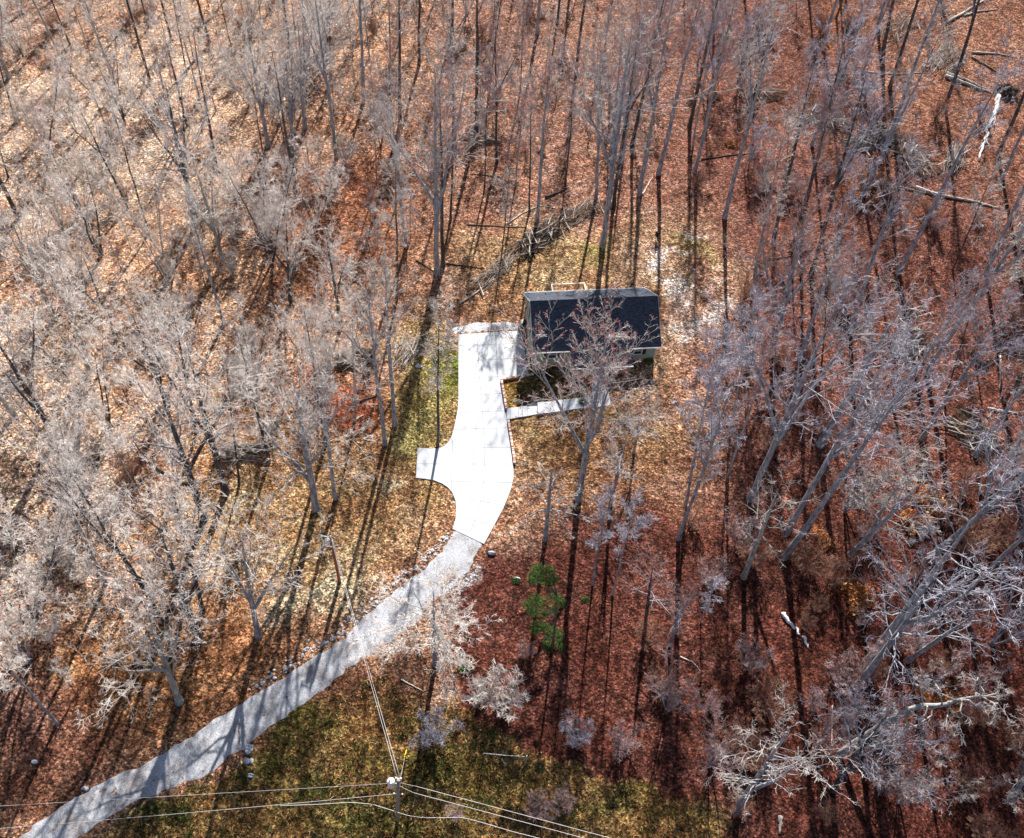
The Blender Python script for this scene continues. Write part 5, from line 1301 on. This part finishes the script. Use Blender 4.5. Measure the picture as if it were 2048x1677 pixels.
up2 = empty("utility_pole", P2, "reddish utility pole with transformer on the pale straw left of the gravel road", "utility pole", "utility poles")
T2 = px(661, 1074, P2[2] + H2) - P2
mb = MB(); mb.tube([(0, 0, -.3), tuple(T2 * .5), tuple(T2)], [.16, .145, .12], 10); mb.build("pole", WOODR, up2, True)
mb = MB(); mb.tube([(.16, -.08, 0), tuple(T2 * .5 + [.15, -.08, 0]), tuple(T2 * .93 + [.13, -.08, 0])], .045, 6); mb.build("conduit", METAL, up2)
mb = MB(); c = T2 * .88 + [-.38, 0, 0]; mb.tube([c + [0, 0, -.5], c + [0, 0, .35], c + [0, 0, .45]], [.25, .25, .17], 14); tr = mb.build("transformer", PORC, up2)
mb = MB(); mb.tube([c + [0, 0, .4], c + [0, 0, .7]], [.05, .03], 8); mb.build("bushing", PORC, tr)
mb = MB(); c = T2 * .985; mb.bar(c + [0, 0, 0], c + [-.85, .1, 0], .08, .08); b_ = mb.build("bracket", METAL, up2)
mb = MB(); mb.tube([c + [-.85, .1, -.25], c + [-.85, .1, .1]], [.08, .06], 8); mb.build("insulator", PORC, up2)
mb = MB(); mb.tube([T2, T2 + [0, 0, .2]], [.09, .06], 8); mb.build("insulator", PORC, up2)
def wire(a, b, sag, r, label, m_=WIRE, name="power_line", cat="wire"):
    a = np.array(a, float); b = np.array(b, float); n = 24; t = np.linspace(0, 1, n)[:, None]
    P = a * (1 - t) + b * t; P[:, 2] -= (4 * t[:, 0] * (1 - t[:, 0])) * sag
    mb = MB(); mb.tube(P - a, r, 5); o = mb.build(name, m_, None, True); o.location = a; return tag(o, label, cat)
A1, A2 = P1 + T1, P2 + T2
wire(A1 + [-.12, .2, .1], A2 + [0, 0, .2], .35, .014, "left of the two wires crossing the road between both utility poles")
wire(A1 + [.1, .2, .05], A2 + [.12, 0, -.3], .45, .014, "right of the two wires crossing the road between both utility poles")
G_ = gpx(813, 1500)
wire(A1 + [.1, 0, -.1], G_, .0, .010, "thin guy wire slanting down behind the utility pole", name="guy_wire")
g0 = G_ + (A1 - G_) * .02; g1 = G_ + (A1 - G_) * .28
mb = MB(); mb.tube([(0, 0, 0), tuple(g1 - g0)], .05, 6); o = mb.build("guy_guard", YEL); o.location = g0; tag(o, "yellow plastic guard on the lower end of the guy wire", "guy guard")
def far(x, y, z): return px(x, y, P1[2] + z)
wire(far(832, 1573, 9.5), far(1330, 1706, 9.5), .0, .016, "upper white power line running from the pole to the bottom edge on the right")
wire(far(827, 1586, 8.9), far(1270, 1704, 8.9), .0, .016, "lower white power line running from the pole to the bottom edge on the right")
wire(P1 + np.array(on1(.97)), far(832, 1573, 9.5), .05, .010, "short jumper wire from the pole top to the upper white power line")
wire(P1 + np.array(on1(.9)), far(827, 1586, 8.9), .05, .010, "short jumper wire from the pole to the lower white power line")
wire(P1 + np.array(on1(.95)), far(-60, 1616, 9.2), .0, .009, "faint thin power line running left from the pole top across the road")
wire(P1 + np.array(on1(.62)) + [0, .18, .2], far(-60, 1662, 6.2), .25, .013, "white cable running left from the pole bracket over the lower end of the road")
# slack communication cable in front of the pole
cp = [far(x, y, 5.9) for x, y in [(560, 1612), (640, 1609), (700, 1605), (745, 1609), (792, 1624), (816, 1632), (848, 1636), (885, 1636), (919, 1635), (945, 1640), (1030, 1665), (1090, 1680), (1200, 1705)]]
cp = resample(np.array(cp), 60); mb = MB(); mb.tube(cp - cp[0], .018, 6); o = mb.build("slack_cable", WIRE, None, True); o.location = cp[0]; tag(o, "slack white cable wavering past the front of the utility pole", "cable")

# wire gate frame
g = empty("metal_gate", gpx(1007, 1524), "thin bent metal gate frame standing in the grass below the shrubs", "gate"); g0 = np.array(g.location)
for x, y in ((965, 1524), (1050, 1530)):
    b = gpx(x, y) - g0; mb = MB(); mb.tube([b + [0, 0, -.1], b + [0, 0, 2.2 if x > 1000 else 1.9]], .05, 7); mb.build("post", METAL if x > 1000 else BARK['dark'], g)
a = px(967, 1507, g0[2] + 1.2) - g0; b = px(1049, 1514, g0[2] + 1.2) - g0
mb = MB(); mb.tube([a, (a + b) / 2 - [0, 0, .05], b], .03, 6); mb.build("rail", METAL, g)
m_ = px(1005, 1511, g0[2] + 1.2) - g0
mb = MB(); mb.tube([m_, m_ + [0, 0, 1.0]], .025, 6); mb.build("rod", METAL, g)
p = gpx(1003, 1522); q_ = gpx(1012, 1533); mb = MB(); mb.tube([(0, 0, .5), tuple(q_ - p + [0, 0, .05])], .04, 6); o = mb.build("metal_rod", mat("teal_metal", (.35, .55, .58), .4)); o.location = p; tag(o, "short teal metal rod leaning below the gate frame", "rod")
# stump
b = gpx(1719, 512); mb = MB(); mb.tube([(0, 0, -.1), (0, 0, .4), (.1, 0, 1.0)], [.42, .3, .22], 10); o = mb.build("tree_stump", LOGM['dark'], None, True); o.location = b; tag(o, "dark broken stump with jagged top in the right woods", "stump")

# ------------------------------------------------------------------ person behind the house
def skin(name, J, E_, Rd, m_, parent, sub=2, root=0):
    me_ = bpy.data.meshes.new(name); me_.from_pydata(J, E_, []); me_.materials.append(m_)
    o = add(name, me_, parent); md = o.modifiers.new("skin", 'SKIN')
    sv = me_.skin_vertices
    if not sv:
        bpy.context.view_layer.objects.active = o
    for i, r in enumerate(Rd): me_.skin_vertices[0].data[i].radius = (r, r)
    me_.skin_vertices[0].data[root].use_root = True
    s_ = o.modifiers.new("sub", 'SUBSURF'); s_.levels = sub; s_.render_levels = sub
    return o
Pp = gpx(1312, 481)
per = empty("person", Pp, "person in black clothes walking on the back lawn behind the house", "person", rot=(0, 0, math.radians(-100)))
# +x is the walking direction
J = [(0, 0, .90), (.03, 0, 1.12), (.07, 0, 1.34), (.11, 0, 1.46), (.14, 0, 1.55), (.16, 0, 1.66),
     (.02, .09, .88), (.14, .10, .48), (.06, .10, .08), (.20, .10, .04), (-.02, -.09, .88), (-.08, -.10, .48), (-.30, -.10, .12), (-.18, -.10, .04),
     (.07, .18, 1.36), (-.02, .24, 1.12), (.10, .24, .90), (.07, -.18, 1.36), (.12, -.24, 1.12), (.27, -.22, .94)]
E_ = [(0, 1), (1, 2), (2, 3), (3, 4), (4, 5), (0, 6), (6, 7), (7, 8), (8, 9), (0, 10), (10, 11), (11, 12), (12, 13), (2, 14), (14, 15), (15, 16), (2, 17), (17, 18), (18, 19)]
RdB = [.13, .12, .13, .06, .09, .085, .085, .06, .045, .035, .085, .06, .045, .035, .055, .042, .032, .055, .042, .032]
SKINM = mat("skin", (.42, .26, .19), .6); CLO = mat("black_cloth", (.012, .012, .016), .85)
HX = len(J)
for s_, w_i, dr in ((1, 16, (.06, 0, -.09)), (-1, 19, (.10, 0, -.05))):
    wv = np.array(J[w_i]); dr = np.array(dr); pl = len(J); J.append(tuple(wv + dr * .7)); E_.append((w_i, pl)); RdB.append(.03)
    for f in range(4):
        k0 = len(J); o_ = (f - 1.5) * .018; J.append(tuple(wv + dr * 1.2 + [o_ * .9, .004 * s_, 0])); J.append(tuple(wv + dr * (1.75 - abs(f - 1.2) * .1) + [o_ * 1.1 - .01, -.012 * s_, 0]))
        E_ += [(pl, k0), (k0, k0 + 1)]; RdB += [.009, .008]
    k0 = len(J); J.append(tuple(wv + dr * .9 + [.03, -.02 * s_, .01])); E_.append((pl, k0)); RdB.append(.009)
skin("body", J, E_, RdB, SKINM, per)
JJ = [J[i] for i in (0, 1, 2, 3, 14, 15, 16, 17, 18, 19)]
jk = skin("jacket", [JJ[0], JJ[1], JJ[2], (.10, 0, 1.42), JJ[4], JJ[5], (.08, .24, .93), JJ[7], JJ[8], (.24, -.22, .965)], [(0, 1), (1, 2), (2, 3), (2, 4), (4, 5), (5, 6), (2, 7), (7, 8), (8, 9)],
     [.155, .145, .155, .08, .075, .06, .05, .075, .06, .05], CLO, per)
skin("trousers", [J[0], J[6], J[7], J[8], J[10], J[11], J[12]], [(0, 1), (1, 2), (2, 3), (0, 4), (4, 5), (5, 6)], [.15, .105, .078, .06, .105, .078, .06], CLO, per)
me_ = lump(.115, 3, 3, 1.1, .04); me_.materials.append(mat("dark_hair", (.02, .015, .012), .7)); add("hair", me_, per, (.13, 0, 1.63))

# ------------------------------------------------------------------ labels of the trees
TONE = {'dark': 'dark-stemmed', 'grey': 'grey-barked', 'pale': 'pale-barked'}
FORM = {'tall': 'tall straight', 'slim': 'slender', 'broad': 'wide-crowned', 'fan': 'many-stemmed', 'forked': 'tall forked', 'maple': 'red-budded', 'sparse': 'open-crowned', 'snag': 'broken-topped', 'droop': 'crooked-limbed', 'sap': 'thin', 'bush': 'low'}
AN = [(60, 60, "in the top left corner"), (280, 70, "at the top edge, left"), (520, 80, "at the top edge, left of centre"), (780, 90, "at the top edge, centre left"), (1060, 90, "at the top edge, centre"),
      (1330, 100, "above the lawn near the top edge"), (1600, 90, "at the top edge, centre right"), (1950, 90, "near the root plate, top right"), (60, 300, "on the upper left edge"), (280, 300, "in the upper left woods"),
      (500, 330, "between upper left woods and centre"), (720, 320, "in the dark woods, upper middle"), (960, 380, "left above the long brush pile"), (1180, 330, "behind the back lawn"), (1430, 370, "right of the back lawn"),
      (1620, 330, "left of the brush arc"), (1850, 300, "beside the brush arc"), (2000, 380, "on the upper right edge"), (60, 560, "on the left edge above middle"), (260, 560, "in the left woods above middle"),
      (470, 560, "in the woods, middle left"), (690, 560, "in the woods left of the gravel strip"), (860, 560, "near the gravel strip"), (1520, 600, "in the woods right of the house"), (1750, 600, "in the right woods above middle"),
      (1950, 620, "on the right edge above middle"), (60, 800, "on the left edge, middle"), (250, 790, "in the left woods, middle"), (440, 800, "above the small dark brush pile"), (640, 800, "left of the twin trunks"),
      (830, 820, "beside the drive's left edge"), (1170, 960, "below the front walk"), (1420, 900, "right of the front yard"), (1640, 850, "in the right woods, middle"), (1880, 850, "near the dark brush, right"),
      (60, 1040, "on the left edge below middle"), (240, 1040, "in the left woods below middle"), (430, 1040, "below the small dark brush pile"), (620, 1040, "at the left clearing's top"), (1100, 1100, "right of the drive's lower end"),
      (1300, 1150, "right of the green pine"), (1560, 1110, "in the right woods below middle"), (1800, 1130, "below the orange saplings"), (2000, 1130, "on the right edge below middle"), (80, 1280, "on the lower left edge"),
      (350, 1290, "above the road, lower left"), (540, 1270, "at the clearing's lower side"), (870, 1300, "beside the gravel road"), (1320, 1380, "in the lower middle woods"), (1560, 1350, "near the white rotten log"),
      (1800, 1330, "above the great bent tree"), (2000, 1350, "lower right edge, above the bent tree"), (1500, 1590, "at the bottom, right of centre"), (1750, 1600, "below the great bent tree"), (2000, 1600, "in the bottom right corner"), (100, 1480, "above the road at far lower left")]
ORD = ['leftmost', 'second from left', 'third from left', 'fourth from left', 'fifth from left', 'sixth from left', 'seventh from left', 'eighth from left', 'ninth from left', 'tenth from left', 'eleventh from left', 'twelfth from left']
groups = {}
for t in trees + saps + brush_sh:
    rg = min(AN, key=lambda a: (a[0] - t['bx']) ** 2 + ((a[1] - t['by']) * 1.1) ** 2)[2]
    groups.setdefault(((TONE[t['bk']] + ' ' + FORM[t['kd']]) if t['kd'] != 'bush' else {'rose': 'pinkish', 'rust': 'rust-coloured', 'cream': 'cream', 'grey': 'grey'}[t['tw']] + ' low', 'shrub' if t['kd'] == 'bush' else 'sapling' if t['kd'] == 'sap' else 'tree', rg), []).append(t)
for (ds, sp, rg), L in groups.items():
    L.sort(key=lambda t: t['bx'])
    for i, t in enumerate(L):
        o = t['o']; nn = sp
        lb = f"{ds} bare {nn} {rg}" if len(L) == 1 else f"{ORD[i]} {ds} bare {nn} {rg}" if True else ''
        o['label'] = lb; o['category'] = sp; o['group'] = {'sapling': 'bare saplings in the woods', 'tree': 'bare winter trees', 'shrub': 'low bare undergrowth shrubs'}[sp]
HL_ = {0: "red-budded forked tree whose crown covers the front of the house roof", 1: "broken-topped dead tree with drooping limbs right of the drive's lower end", 2: "thin dark tree standing where the drive's turnout begins",
       3: "left of the twin grey trunks beside the drive, the longer one", 4: "right of the twin grey trunks beside the drive, the shorter one", 5: "tall forked tree standing on the back lawn directly behind the house",
       44: "thick pale tree with white twisting limbs above the lower left road"}
for k_, v_ in HL_.items(): trees[k_]['o']['label'] = v_
for t in trees:
    if t['kd'] == 'droop': t['o']['label'] = "crooked pale-limbed tree at the lower edge of the gravel road, overhanging it"
